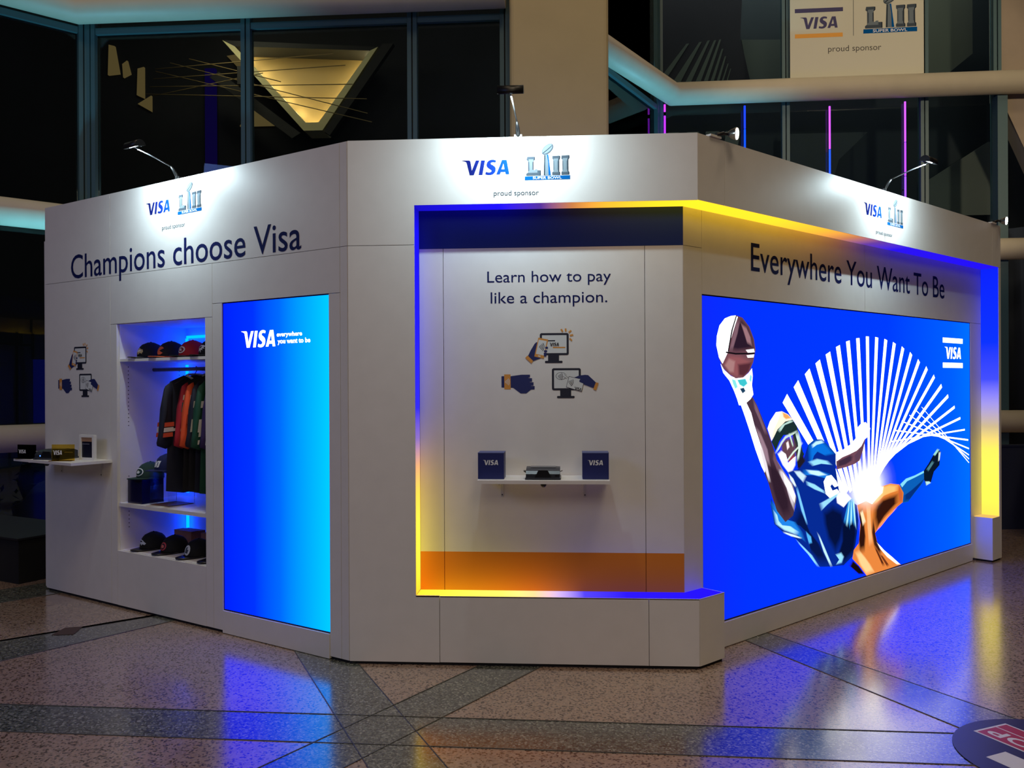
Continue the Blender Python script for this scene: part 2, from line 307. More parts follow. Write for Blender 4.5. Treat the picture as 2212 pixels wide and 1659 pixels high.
((130, 225, 225),1,[(0.523,1.607),(0.571,1.598),(0.602,1.542),(0.57,1.528),(0.539,1.57)]),
((120, 220, 225),1,[(0.726,1.636),(0.748,1.617),(0.737,1.569),(0.714,1.588)]),
((25, 60, 90),1,[(0.606,1.542),(0.659,1.549),(0.684,1.522),(0.643,1.504)]),
((105, 68, 78),0,[(0.582,1.984),(0.646,1.973),(0.72,1.92),(0.769,1.845),(0.786,1.779),(0.76,1.702),(0.718,1.645),(0.652,1.607),(0.571,1.602),(0.508,1.625),(0.445,1.662),(0.4,1.725),(0.377,1.797),(0.382,1.852),(0.409,1.916),(0.463,1.96),(0.526,1.978)]),
((255, 255, 255),0,[(0.574,1.983),(0.598,1.974),(0.573,1.932),(0.538,1.866),(0.509,1.801),(0.493,1.759),(0.438,1.689),(0.403,1.725),(0.377,1.797),(0.382,1.852),(0.409,1.916),(0.463,1.96),(0.526,1.978)]),
((40, 24, 40),1,[(0.598,1.974),(0.646,1.971),(0.72,1.918),(0.766,1.845),(0.781,1.779),(0.719,1.768),(0.572,1.756),(0.501,1.763),(0.541,1.838),(0.573,1.923)]),
((125, 92, 104),1,[(0.59,1.968),(0.625,1.958),(0.597,1.877),(0.54,1.764),(0.505,1.764),(0.544,1.857)]),
((140, 80, 85),1,[(0.438,1.687),(0.496,1.752),(0.62,1.747),(0.752,1.712),(0.718,1.645),(0.652,1.607),(0.571,1.602),(0.508,1.623)]),
((80, 40, 50),1,[(0.588,1.691),(0.752,1.707),(0.718,1.645),(0.652,1.609),(0.595,1.616)]),
((255, 255, 255),1,[(0.678,1.777),(0.769,1.786),(0.777,1.764),(0.702,1.758)]),
((255, 255, 255),1,[(0.686,1.744),(0.772,1.752),(0.765,1.731),(0.699,1.728)]),
((20, 14, 20),0,[(0.474,1.763),(0.572,1.756),(0.777,1.762),(0.777,1.752),(0.572,1.746),(0.469,1.754)]),
((20, 14, 20),0,[(0.577,1.983),(0.587,1.981),(0.544,1.894),(0.501,1.763),(0.49,1.763),(0.529,1.893)]),
((150, 120, 135),1,[(0.774,1.312),(0.833,1.271),(0.918,1.151),(0.952,1.042),(0.917,1.054),(0.857,1.154)]),
((230, 220, 228),1,[(0.798,1.225),(0.849,1.184),(0.909,1.064),(0.951,0.945),(0.925,0.947),(0.874,1.038)]),
((110, 80, 95),1,[(0.979,1.148),(1.023,1.077),(1.095,0.998),(1.023,1.008),(0.97,1.09)]),
((165, 120, 120),1,[(0.453,1.68),(0.5,1.727),(0.572,1.709),(0.555,1.635),(0.508,1.635)]),
((150, 110, 118),1,[(0.622,1.944),(0.687,1.918),(0.736,1.854),(0.752,1.797),(0.694,1.815),(0.654,1.889)]),
((255, 240, 215),0,[(0.914,1.285),(0.94,1.328),(1.011,1.386),(1.083,1.39),(1.159,1.367),(1.21,1.334),(1.25,1.292),(1.075,1.288),(1.023,1.261),(0.96,1.203)]),
((255, 255, 255),1,[(0.92,1.292),(0.946,1.332),(1.011,1.383),(1.07,1.385),(1.037,1.332),(0.984,1.27),(0.958,1.214)]),
((235, 165, 90),1,[(1.083,1.387),(1.159,1.366),(1.199,1.34),(1.129,1.335),(1.096,1.352)]),
((25, 45, 45),0,[(0.96,1.198),(1.03,1.275),(1.122,1.322),(1.21,1.332),(1.264,1.284),(1.335,1.115),(1.353,1.099),(1.269,1.023),(1.249,1.105),(1.209,1.232),(1.101,1.236),(1.048,1.196),(1.009,1.14)]),
((180, 215, 205),1,[(1.029,1.268),(1.076,1.302),(1.196,1.334),(1.234,1.322),(1.115,1.301),(1.055,1.253)]),
((95, 65, 75),1,[(1.048,1.188),(1.115,1.229),(1.222,1.231),(1.263,1.163),(1.269,1.06),(1.207,1.035),(1.113,1.07),(1.061,1.116)]),
((255, 255, 255),1,[(1.028,1.118),(1.074,1.137),(1.127,1.112),(1.153,1.045),(1.249,1.091),(1.241,1.032),(1.207,0.998),(1.153,0.991),(1.087,1.043)]),
((255, 235, 235),1,[(1.128,1.185),(1.157,1.198),(1.174,1.153),(1.141,1.133)]),
((150, 60, 80),1,[(1.147,1.082),(1.221,1.103),(1.232,1.084),(1.16,1.052)]),
((205, 230, 215),1,[(0.996,1.127),(1.062,1.191),(1.121,1.232),(1.264,1.262),(1.271,1.253),(1.135,1.22),(1.075,1.18),(1.011,1.12)]),
((195, 225, 210),1,[(1.158,1.243),(1.179,1.246),(1.222,1.158),(1.208,1.151)]),
((215, 235, 220),1,[(1.111,1.055),(1.208,1.122),(1.325,1.179),(1.335,1.168),(1.228,1.114),(1.127,1.049)]),
((205, 230, 220),1,[(1.236,1.253),(1.284,1.251),(1.325,1.175),(1.307,1.117),(1.283,1.059),(1.255,1.057),(1.279,1.126),(1.27,1.185)]),
((30, 25, 35),1,[(1.269,1.064),(1.346,1.1),(1.374,1.053),(1.289,1.0),(1.255,1.002)])
]
GLOW=[(2.229, 0.799), (2.594, 0.768), (2.231, 0.99)]

# ------------------------------------------------------------------ floor: terrazzo
def terrazzo(name, base, chips, scale, rough):
    m = bpy.data.materials.new(name); m.use_nodes = True; nt = m.node_tree; b = nt.nodes['Principled BSDF']
    tc = nt.nodes.new('ShaderNodeTexCoord')
    vo = nt.nodes.new('ShaderNodeTexVoronoi'); vo.inputs['Scale'].default_value = scale; vo.inputs['Randomness'].default_value = 1.0
    ns = nt.nodes.new('ShaderNodeTexNoise'); ns.inputs['Scale'].default_value = scale*1.4; ns.inputs['Detail'].default_value = 2
    mixv = nt.nodes.new('ShaderNodeVectorMath'); mixv.operation = 'MULTIPLY_ADD'
    nt.links.new(tc.outputs['Object'], ns.inputs['Vector'])
    nt.links.new(ns.outputs['Color'], mixv.inputs[0]); mixv.inputs[1].default_value = (0.012, 0.012, 0.012)
    nt.links.new(tc.outputs['Object'], mixv.inputs[2]); nt.links.new(mixv.outputs[0], vo.inputs['Vector'])
    sp = nt.nodes.new('ShaderNodeSeparateColor'); nt.links.new(vo.outputs['Color'], sp.inputs[0])
    rp = nt.nodes.new('ShaderNodeValToRGB'); rp.color_ramp.interpolation = 'CONSTANT'
    el = rp.color_ramp.elements
    while len(el) < len(chips): el.new(0.5)
    for e, (p, c) in zip(el, chips): e.position = p
    for e, (p, c) in zip(el, chips): e.position = p; e.color = lin(c)
    nt.links.new(sp.outputs[0], rp.inputs['Fac'])
    big = nt.nodes.new('ShaderNodeTexNoise'); big.inputs['Scale'].default_value = 0.9; big.inputs['Detail'].default_value = 3
    nt.links.new(tc.outputs['Object'], big.inputs['Vector'])
    mx = nt.nodes.new('ShaderNodeMix'); mx.data_type = 'RGBA'; mx.blend_type = 'MULTIPLY'; mx.inputs[0].default_value = 0.35
    nt.links.new(rp.outputs['Color'], mx.inputs[6]); nt.links.new(big.outputs['Fac'], mx.inputs[7])
    nt.links.new(mx.outputs[2], b.inputs['Base Color'])
    b.inputs['Roughness'].default_value = rough; b.inputs['Specular IOR Level'].default_value = 0.7
    b.inputs['Coat Weight'].default_value = 0.8; b.inputs['Coat Roughness'].default_value = 0.15; b.inputs['Coat IOR'].default_value = 1.5
    MATS[name] = m; return m
PINK = terrazzo('pink_terrazzo', None, [(0.0,(84,64,54)),(0.15,(178,150,130)),(0.55,(162,138,122)),(0.84,(180,158,142)),(0.95,(124,102,90))], 110, 0.2)
GREY = terrazzo('grey_terrazzo', None, [(0.0,(58,60,58)),(0.25,(120,122,112)),(0.55,(98,102,94)),(0.82,(160,160,148)),(0.93,(70,74,70))], 115, 0.2)
DIV = mat('zinc_divider', (74,72,68), 0.4)
fl = MB().box(-9.5, 13.0, -7.5, 16.0, -0.12, 0.0, PINK).build('floor'); tag(fl, 'pink and grey polished terrazzo floor', 'floor', kind='structure')
bands = [  # two edges, each by two points
    ((-6.0,-0.595),(8.0,-0.915),(-6.0,-0.90),(8.0,-1.255)),
    ((1.55,1.408),(-0.72,-2.48),(1.95,1.475),(-0.39,-2.48)),
    ((-1.07,1.50),(1.04,-2.47),(-0.76,1.50),(1.39,-2.476)),
    ((1.90,1.65),(4.40,-2.35),(1.66,1.762),(3.96,-2.50)),
    ((-4.6,-1.81),(-0.6,1.79),(-4.6,-3.75),(-0.75,1.74)),
    ((-4.2,0.36),(-2.2,2.68),(-4.0,-0.02),(-1.85,2.36)),
]
for i, (a, b, c, d) in enumerate(bands):
    z = 0.0004 * (i + 1)
    MB().slab([a, b, d, c], -0.001, z, GREY).build('terrazzo_band', fl)
    for p, q in ((a, b), (c, d)):
        v = (Vector(q) - Vector(p)).normalized() * 0.0022; n = Vector((-v.y, v.x))
        P = Vector(p); Q = Vector(q)
        MB().slab([P+n, Q+n, Q-n, P-n], -0.001, 0.0032, DIV).build('divider_strip', fl)

# ------------------------------------------------------------------ booth: panel walls
def panel(par, fr, poly, y0=0.0, y1=0.02, m=WHITE, name='wall_panel', gap=0.0015):
    """one laminate panel; poly is a rectangle (x0,x1,z0,z1) or a polygon in x-z"""
    if len(poly) == 4 and not isinstance(poly[0], tuple):
        x0, x1, z0, z1 = poly
        return MB().box(x0+gap, x1-gap, y0, y1, z0+gap, z1-gap, m).build(name, par)
    return MB().prism(poly, y0, y1, m).build(name, par)
HT, HS, HB, ZH, ZS_ = 2.949, 2.3575, 0.017, 2.5795, 0.3885

WL = empty('booth_wall', F('L',0,0,0), A('L'), 'white booth wall with the wording Champions choose and a lit cabinet niche', 'booth wall', 'booth walls')
for p in [(-3.225,-2.345,HS,HT),(-2.345,-0.06,HS,HT),(-0.06,-0.002,HS,HT),
          (-3.225,-2.345,HB,HS),
          (-2.345,-1.2,2.013,HS),(-2.345,-2.268,HB,2.013),(-1.275,-1.2,HB,2.013),
          (-1.2,-0.06,2.098,HS),(-1.2,-1.105,HB,2.098),(-0.152,-0.06,HB,2.098),(-0.06,-0.002,HB,HS)]:
    panel(WL, 'L', p)
panel(WL, 'L', (-2.268,-1.275,HB,0.403), gap=0.0004)
panel(WL, 'L', (-1.105,-0.152,0.003,0.146), -0.006, 0.02, name='screen_plinth')
panel(WL, 'L', (-3.28,-3.226,HB,2.70), 0.022, 0.55, name='end_panel')
for x in (-3.2,-2.345,-1.2,-0.06):
    MB().box(x-0.02, x+0.02, 0.021, 0.06, 0.0, HT-0.01, CORE).build('frame_post', WL)
MB().box(-3.2, -0.03, 0.021, 0.05, HS-0.02, HS+0.02, CORE).build('frame_rail', WL)
MB().box(-3.2, -0.03, 0.012, 0.05, 0.0, 0.05, CORE).build('floor_rail', WL)

WCn = empty('booth_wall', (0,0,0), 0, 'white booth wall around the recessed bay reading Learn how to pay', 'booth wall', 'booth walls')
X0, X1 = 0.380, 1.890
g = 0.0015
panel(WCn, 'C', [(0.002,HS+g),(X0,HS+g),(X0,ZH),(WC-0.001,ZH),(WC-0.001,HT),(0.002,HT)])
panel(WCn, 'C', [(0.002,HB),(0.514-g,HB),(0.514-g,ZS_),(X0,ZS_),(X0,HS-g),(0.002,HS-g)])
panel(WCn, 'C', (0.514,1.676,HB,ZS_)); panel(WCn, 'C', (1.676,WC-0.001,HB,ZS_))
panel(WCn, 'C', (X0,X1,HS,ZH), DEP, DEP+0.02, NAVY, name='header_band', gap=0)
for a, b in ((X0,0.521),(0.521,1.674),(1.674,X1)):
    panel(WCn, 'C', [(a+g,0.6095),(b-g,0.6095),(b-g,HS-g),(a+g,HS-g)], DEP, DEP+0.02)
    panel(WCn, 'C', [(a+g,0.380),(b-g,0.380),(b-g,0.6095),(a+g,0.6095)], DEP, DEP+0.02, ORANGE, name='orange_panel')
for x in (0.521, 1.674): MB().box(x-0.02, x+0.02, DEP+0.021, DEP+0.05, 0.3, 2.6, CORE).build('frame_post', WCn)
MB().box(0.3, 1.86, DEP+0.021, DEP+0.05, HS-0.02, HS+0.02, CORE).build('frame_rail', WCn)
MB().box(0.03, 1.94, 0.012, 0.05, 0.0, 0.05, CORE).build('floor_rail', WCn)
for x in (0.514, 1.676): MB().box(x-0.02, x+0.02, 0.021, 0.05, 0.02, ZS_-0.02, CORE).build('frame_post', WCn)
MB().box(0.01, X0-0.01, 0.021, 0.05, HS-0.02, HS+0.02, CORE).build('frame_rail', WCn)
MB().slab([F('L',-3.2,0.05,0)[:2], (0.0,0.06), (1.92,0.06), F('R',4.33,0.05,0)[:2], F('R',4.33,1.1,0)[:2], (1.2,2.6), F('L',-3.2,1.1,0)[:2]], 2.86, 2.88, CORE).build('roof_panel', WCn)

WR = empty('booth_wall', F('R',0,0,0), A('R'), 'white booth wall reading Everywhere You Want To Be around the big screen', 'booth wall', 'booth walls')
for a, b in ((0.0015,0.249),(0.249,2.2),(2.2,4.2),(4.2,4.391)): panel(WR, 'R', (a,b,ZH,HT))
xb = 0.0623
panel(WR, 'R', (xb,0.237,HS,ZH), DEP, DEP+0.02)
panel(WR, 'R', (0.237,2.197,2.09,ZH), DEP, DEP+0.02); panel(WR, 'R', (2.197,4.341,2.09,ZH), DEP, DEP+0.02)
panel(WR, 'R', (xb,0.237,0.38,HS), DEP, DEP+0.02); panel(WR, 'R', (4.115,4.341,0.02,2.09), DEP, DEP+0.02)
panel(WR, 'R', (0.225,4.125,0.003,0.152), DEP-0.008, DEP+0.02, name='screen_plinth')
for x in (0.237, 2.197): MB().box(x-0.02, x+0.02, DEP+0.021, DEP+0.05, 2.1, 2.6, CORE).build('frame_post', WR)
for x in (0.249, 2.2, 4.2): MB().box(x-0.02, x+0.02, 0.021, 0.05, ZH+0.02, HT-0.02, CORE).build('frame_post', WR)
MB().box(0.07, 0.237, DEP+0.021, DEP+0.05, HS-0.02, HS+0.02, CORE).build('frame_rail', WR)
panel(WR, 'R', (0.0015,0.2303,HB,ZS_))
MB().box(0.2203, 0.2303, 0.02, DEP, HB, ZS_-0.004, WHITE).build('sill_end_panel', WR)
MB().box(4.181, 4.391, 0.0, DEP, HB, ZS_-0.004, WHITE).build('pillar_foot', WR)
MB().box(4.3435, 4.391, 0.0, DEP+0.02, ZS_-0.004, ZH, WHITE).build('end_pillar', WR)
MB().box(0.02, 0.22, 0.012, 0.05, 0.0, 0.05, CORE).build('floor_rail', WR)
MB().box(4.19, 4.38, 0.012, 0.14, 0.0, 0.02, CORE).build('floor_rail', WR)

# backlit reveals of the bay: colour-changing light panels, set 3 mm inside a white edge trim
B1, YE = (24,14,225), (255,222,40)
LS = 1.6
def ledbox(par, name, m, **k): return MB().box(*k['b'], m).build(name, par)
ledbox(WCn, 'light_panel', gmat('led_left_jamb','Z',ZS_,ZH,[(0,(255,190,40)),(0.10,(255,226,60)),(0.26,(232,190,70)),(0.33,(205,150,105)),(0.40,(120,95,165)),(0.48,(42,36,200)),(0.7,(28,22,235)),(0.93,(20,12,215)),(1,(14,8,150))],LS), b=(X0-0.004,X0,0.006,DEP,ZS_+0.003,ZH-0.003))
MB().slab([(X0,0.004),(WC,0.004),(X1,DEP),(X0,DEP)], ZH-0.003, ZH+0.003, gmat('led_header_bay','X',X0,WC,[(0,(18,10,165)),(0.3,(24,14,215)),(0.45,(70,40,130)),(0.56,(170,105,60)),(0.68,(228,160,45)),(0.85,(250,195,35)),(1,(255,205,35))],LS)).build('light_panel', WCn)
MB().slab([(X0,0.005),(WC-0.002,0.005),(X1,DEP),(X0,DEP)], ZS_-0.006, ZS_-0.0005, gmat('led_sill_bay','X',X0,WC,[(0,(255,200,45)),(0.09,(255,250,60)),(0.3,(255,225,90)),(0.42,(240,190,130)),(0.5,(190,160,200)),(0.6,(70,55,235)),(0.75,(36,18,240)),(1,(30,14,235))],LS)).build('light_panel', WCn)
MB().box(X0, WC-0.002, 0.0, 0.005, ZS_-0.006, ZS_, WHITE2).build('edge_trim', WCn)
MB().slab([(0,0.004),(4.341,0.004),(4.341,DEP),(xb,DEP)], ZH-0.003, ZH+0.003, gmat('led_header_screen','X',0,4.34,[(0,(255,205,35)),(0.2,(255,196,40)),(0.33,(228,160,50)),(0.42,(170,105,70)),(0.5,(85,50,135)),(0.6,(34,14,200)),(1,(26,12,205))],LS)).build('light_panel', WR)
MB().slab([(0.001,0.005),(0.226,0.005),(0.226,DEP),(xb,DEP)], ZS_-0.006, ZS_-0.0005, emat('led_sill_blue',(30,14,235),LS)).build('light_panel', WR)
MB().box(0.001, 0.2303, 0.0, 0.005, ZS_-0.006, ZS_, WHITE2).box(0.2263,0.2303,0.005,DEP,ZS_-0.006,ZS_, WHITE2).build('edge_trim', WR)
MB().box(4.339, 4.3435, 0.004, DEP-0.003, ZS_, ZH-0.003, gmat('led_end_jamb','Z',ZS_,ZH,[(0,(255,215,80)),(0.1,(255,236,80)),(0.27,(250,222,90)),(0.36,(190,170,130)),(0.45,(150,140,215)),(0.55,(60,70,245)),(0.7,(10,45,255)),(1,(10,30,225))],1.3)).build('light_panel', WR)
MB().slab([(4.182,0.002),(4.339,0.002),(4.339,DEP),(4.182,DEP)], ZS_-0.004, ZS_-0.0005, emat('led_foot_top',(255,205,110),0.9)).build('light_panel', WR)

# ------------------------------------------------------------------ lettering and printed logos
K = 0.0003288
V_ = [(145,443),(262,445),(280,452),(290,475),(312,618),(380,447),(442,447),(345,695),(275,695),(222,480),(205,465),(145,447)]
I_ = [(470,447),(538,447),(492,693),(428,693)]
S_ = [(725,458),(715,490),(690,483),(665,482),(640,488),(632,502),(640,518),(680,540),(705,562),(718,590),(715,630),(700,660),(670,685),(630,697),(590,697),(560,690),(540,682),(552,642),(580,652),(610,655),(635,648),(648,632),(643,615),(610,592),(580,570),(565,545),(563,515),(575,480),(600,455),(640,440),(680,440),(710,448)]
A1 = [(825,447),(865,447),(850,507),(815,605),(868,605),(880,650),(805,650),(788,690),(728,690)]
A2 = [(865,447),(905,447),(948,690),(888,690),(880,650),(868,605),(850,507)]
WORD = [V_, I_, S_, A1, A2]
def word(mb, x0, x1, z0, z1, y, m, polys=None):
    """the bold slanted four-letter brand word fitted to a box"""
    for i, p in enumerate(WORD):
        mb.flat([(x0+(a-145)/803.0*(x1-x0), z1-(b-440)/257.0*(z1-z0)) for a, b in p], y, m)
    return mb
METAL = mat('logo_silver', (72,82,92), 0.9, spec=0.0)
METAL2 = mat('logo_silver_light', (112,124,132), 0.9, spec=0.0)
METALD = mat('logo_silver_shade', (32,40,50), 0.9, spec=0.0)
BLUEBAR = mat('logo_blue_bar', (12,84,148), 0.9, spec=0.0)
L1 = [(1255,405),(1375,405),(1375,450),(1350,475),(1350,650),(1400,660),(1425,635),(1475,635),(1475,722),(1238,722),(1238,690),(1268,668),(1268,475),(1245,455)]
I1 = [(1680,400),(1800,395),(1800,440),(1785,465),(1785,660),(1800,675),(1800,718),(1678,718),(1678,678),(1697,660),(1697,465),(1682,445)]
I2 = [(1838,395),(1958,390),(1958,435),(1938,460),(1940,655),(1955,670),(1955,716),(1835,718),(1835,675),(1852,655),(1850,462),(1832,445)]
ST = [(1545,370),(1606,370),(1650,720),(1532,720)]
STs = [(1590,370),(1612,372),(1655,720),(1618,720),(1612,500)]
def ellipse(cx, cz, a, b, rot, n=20): 
    return [(cx+a*math.cos(t)*math.cos(rot)-b*math.sin(t)*math.sin(rot), cz+a*math.cos(t)*math.sin(rot)+b*math.sin(t)*math.cos(rot)) for t in [2*math.pi*i/n for i in range(n)]]
def game_logo(mb, T, y, k):
    """silver roman numerals either side of a trophy on a blue bar"""
    def P(poly): return [T(a, b) for a, b in poly]
    sh = 12
    for q in (L1, I1, I2): mb.flat(P([(a+sh, b+2) for a, b in q]), y+0.0003, METALD)
    for q in (L1, I1, I2): mb.flat(P(q), y, METAL)
    for q in (L1, I1, I2):
        mb.flat(P([(sum(a for a,b in q)/len(q)+(a-sum(a for a,b in q)/len(q))*0.66, 560+(b-560)*0.72) for a, b in q]), y-0.0002, METAL2)
    mb.flat(P(ST), y-0.0003, METAL2); mb.flat(P(STs), y-0.0005, BLUEBAR)
    mb.flat(P([(1548,380),(1562,380),(1556,720),(1540,720)]), y-0.0005, METALD)
    mb.flat(P(ellipse(1600,282,118,66,-0.72)), y-0.0006, METAL)
    mb.flat(P(ellipse(1598,278,106,54,-0.72)), y-0.0007, METAL2)
    mb.flat(P([(1520,345),(1600,285),(1680,215),(1684,222),(1606,294),(1530,352)]), y-0.0008, METALD)
    mb.flat(P([(1215,735),(1980,728),(1978,794),(1213,798)]), y, BLUEBAR)
    x0, z0 = T(1350, 786); x1, z1 = T(1838, 742)
    text(mb, 'SUPER BOWL', x0, x1, z0, z1, y-0.0008, mat('logo_white', (225,230,235), 0.9, spec=0.0), bold=0.012)
    return mb
LOGO = {'L': (-1.904, 2.8235), 'C': (0.652, 2.8235), 'R': (1.884, 2.8235)}
for fr, par in (('L',WL),('C',WCn),('R',WR)):
    lx, lz = LOGO[fr]
    T = lambda a, b: (lx+(a-145)*K*0.997, lz-(b-443)*K)
    o = MB()
    word(o, lx, lx+803*K, T(0,697)[1], T(0,440)[1], -0.0012, gmat('brand_blue_'+fr,'X',lx,lx+803*K,[(0,(20,22,84)),(0.5,(22,40,120)),(1,(16,74,176))],emit=False))
    o.build('brand_logo', par)
    o = MB(); game_logo(o, T, -0.0012, K); o.build('game_logo', par)
    o = MB(); a, b = T(1083,250), T(1087,830); o.flat([(a[0],b[1]),(b[0],b[1]),(b[0],a[1]),(a[0],a[1])], -0.001, mat('hairline_grey',(170,178,184),0.9,spec=0.0)); o.build('logo_divider', par)
    x0 = T(685,0)[0]; x1 = T(1448,0)[0]
    o = text(MB(), 'proud sponsor', x0, x1, T(0,1078)[1], T(0,965)[1], -0.0012, GREYTXT); o.build('sponsor_line', par)
text(MB(), 'Champions choose Visa', -2.856, -0.374, 2.317, 2.5505, -0.0012, TEXT, bold=0.004).build('lettering', WL)
text(MB(), 'Everywhere You Want To Be', 0.737, 3.575, 2.2105, 2.441, DEP-0.0012, TEXT, bold=0.004).build('lettering', WR)
text(MB(), 'Learn how to pay', 0.776, 1.483, 2.137, 2.2215, DEP-0.0012, TEXT).build('lettering', WCn)
text(MB(), 'like a champion.', 0.795, 1.462, 2.0165, 2.102, DEP-0.0012, TEXT).build('lettering', WCn)

# payment pictograms, drawn once in design units and set on two walls
SCRW = mat('pictogram_white', (214,218,218), 0.6)
INK = mat('pictogram_navy', (22,34,96), 0.6); INKD = mat('pictogram_dark', (18,22,44), 0.6)
def rrect(x0, y0, x1, y1, r, n=4):
    P = []
    for cx, cy, s in ((x1-r,y0+r,-90),(x1-r,y1-r,0),(x0+r,y1-r,90),(x0+r,y0+r,180)):
        for i in range(n+1):
            t = math.radians(s+90*i/n); P.append((cx+r*math.cos(t), cy+r*math.sin(t)))
    return P
def bar(x0, y0, x1, y1, wd):
    d = Vector((x1-x0, y1-y0)).normalized(); n = Vector((-d.y, d.x))*wd/2
    return [(x0+n.x,y0+n.y),(x1+n.x,y1+n.y),(x1-n.x,y1-n.y),(x0-n.x,y0-n.y)]
def waves(cx, cy, s, ang, m, k=4):
    out = []
    for i in range(k):
        r = s*(0.30+0.26*i); pts = []
        for j in range(9):
            t = math.radians(-38+76*j/8)+ang; pts.append((cx+(r+s*0.05)*math.cos(t), cy+(r+s*0.05)*math.sin(t)))
        for j in range(8,-1,-1):
            t = math.radians(-38+76*j/8)+ang; pts.append((cx+(r-s*0.05)*math.cos(t), cy+(r-s*0.05)*math.sin(t)))
        out.append((m, pts))
    return out
def xf(P, dx, dy): return [(a+dx, b+dy) for a, b in P]
monitor = [(INKD, rrect(0,0,460,350,30)), (SCRW, rrect(34,34,426,318,6)), (INKD, [(130,340),(305,340),(305,445),(130,445)]), (INKD, rrect(80,440,360,475,14))]
pay_phone = [(m, xf(p, 935, 300)) for m, p in monitor] + [
    (INKD, bar(1062,422,1178,422,18)), (GOLD, bar(1142,530,1340,530,20))] + \
    [(GOLD, bar(*q, 26)) for q in ((1275,238,1300,283),(1345,228,1350,278),(1395,295,1435,262),(1412,342,1464,330),(1408,388,1446,422))] + [
    (INK, [(745,660),(790,570),(850,470),(880,442),(910,450),(905,530),(880,640),(960,690),(940,700),(820,745)]),
    (GOLD, [(912,370),(1070,402),(995,705),(845,670)]), (SCRW, [(918,402),(1045,428),(998,655),(872,628)]), (SCRW, bar(905,660,945,668,16)),
    (INK, rrect(1020,515,1065,550,14)), (INK, rrect(1000,570,1052,604,14)), (INK, rrect(996,610,1045,645,14)), (INK, rrect(996,645,1040,670,12)),
    (GOLD, [(738,652),(825,738),(798,780),(700,690)])] + waves(905,515,90,0.06,INKD)
pay_band = [(INK, [(318,980),(470,980),(560,968),(640,958),(775,958),(775,1002),(750,1004),(752,1012),(808,1014),(808,1068),(770,1072),(775,1078),(832,1078),(832,1130),(788,1134),(795,1138),(850,1140),(848,1194),(790,1196),(715,1256),(625,1256),(505,1165),(318,1160)]),
    (GOLD, [(362,952),(464,952),(466,1190),(364,1190)])] + waves(360,1070,80,0.0,SCRW)
pay_card = [(m, xf(p, 1125, 858)) for m, p in monitor] + [
    (INKD, ellipse(1272,982,86,60,0.0)), (SCRW, ellipse(1272,982,79,54,0.0))] + waves(1205,985,82,0.05,INKD) + [
    (SCRW, [(1310,960),(1335,945),(1380,1010),(1350,1030)]), (INKD, bar(1300,985,1360,1025,5)), (INKD, bar(1318,955,1385,1010,5)),
    (INK, [(1468,1010),(1560,975),(1650,965),(1700,970),(1822,1085),(1785,1175),(1640,1120),(1555,1075),(1560,1030)]),
    (INKD, [(1395,986),(1645,1040),(1598,1234),(1348,1160)]), (SCRW, [(1400,994),(1637,1046),(1593,1226),(1356,1154)]),
    (INK, [(1562,1050),(1580,1028),(1700,1060),(1700,1130),(1640,1112),(1560,1076)]),
    (GOLD, [(1822,1083),(1866,1095),(1825,1212),(1778,1196)])] + waves(1375,1068,82,0.3,INKD)
KI = 0.000359
def icons(par, name, items, dx, y):
    o = MB()
    T = lambda a, b: (0.854+dx+(a-315)*KI, 1.6265-(b-960)*KI*1.005)
    for i, (m, p) in enumerate(items): o.flat([T(a, b) for a, b in p], y-0.0010-0.00008*i, m)
    y2 = y-0.0010-0.00008*(len(items)+1)
    if name == 'phone_pictogram':
        a, b = T(1085,505), T(1238,452); word(o, a[0], b[0], a[1], b[1], y2, INKD)
    if name == 'card_pictogram':
        a, b = T(1480,1200), T(1592,1150)
        for p in WORD: o.flat([(a[0]+(q[0]-145)/803.0*(b[0]-a[0]), b[1]-(q[1]-440)/257.0*(b[1]-a[1])-(q[0]-145)/803.0*0.008) for q in p], y2, INKD)
    return o.build(name, par)
for par, dx, y in ((WCn, 0.0, DEP), (WL, -3.897, 0.0)):
    icons(par, 'phone_pictogram', pay_phone, dx, y); icons(par, 'wristband_pictogram', pay_band, dx, y); icons(par, 'card_pictogram', pay_card, dx, y)

# ------------------------------------------------------------------ the two LED screens
BEZ = mat('screen_edge', (8,10,30), 0.4)
scrR = empty('video_screen', F('R',0,0,0), A('R'), 'large blue LED video screen showing a diving football player', 'screen', 'video screens')
MB().box(0.242, 4.110, DEP+0.006, DEP+0.05, 0.160, 2.084, gmat('screen_blue_wide','X',0.24,4.11,[(0,(5,24,170)),(0.12,(1,31,195)),(0.6,(0,38,255)),(0.9,(0,62,255)),(1,(0,74,255))],2.4)).build('display', scrR)
MB().box(0.237, 4.115, DEP+0.004, DEP+0.03, 2.084, 2.09, BEZ).box(0.237, 4.115, DEP+0.004, DEP+0.03, 0.152, 0.160, BEZ).box(0.237,0.242,DEP+0.004,DEP+0.03,0.16,2.084,BEZ).box(4.110,4.115,DEP+0.004,DEP+0.03,0.16,2.084,BEZ).build('bezel', scrR)
EW = 2.6
y = DEP+0.0055
o = MB()
for i, r in enumerate(RAYS): o.flat(r, y-0.00003*i, emat('px_255_255_255',(255,255,255),EW))
o.build('ray_graphic', scrR)
gx, gz = GLOW[0]
glm = bpy.data.materials.new('screen_glow'); glm.use_nodes = True; nt = glm.node_tree; nt.nodes.clear()
at = nt.nodes.new('ShaderNodeAttribute'); at.attribute_name = 'glow'
e = nt.nodes.new('ShaderNodeEmission'); e.inputs[1].default_value = EW; tr = nt.nodes.new('ShaderNodeBsdfTransparent')
mx = nt.nodes.new('ShaderNodeMixShader'); oo = nt.nodes.new('ShaderNodeOutputMaterial')
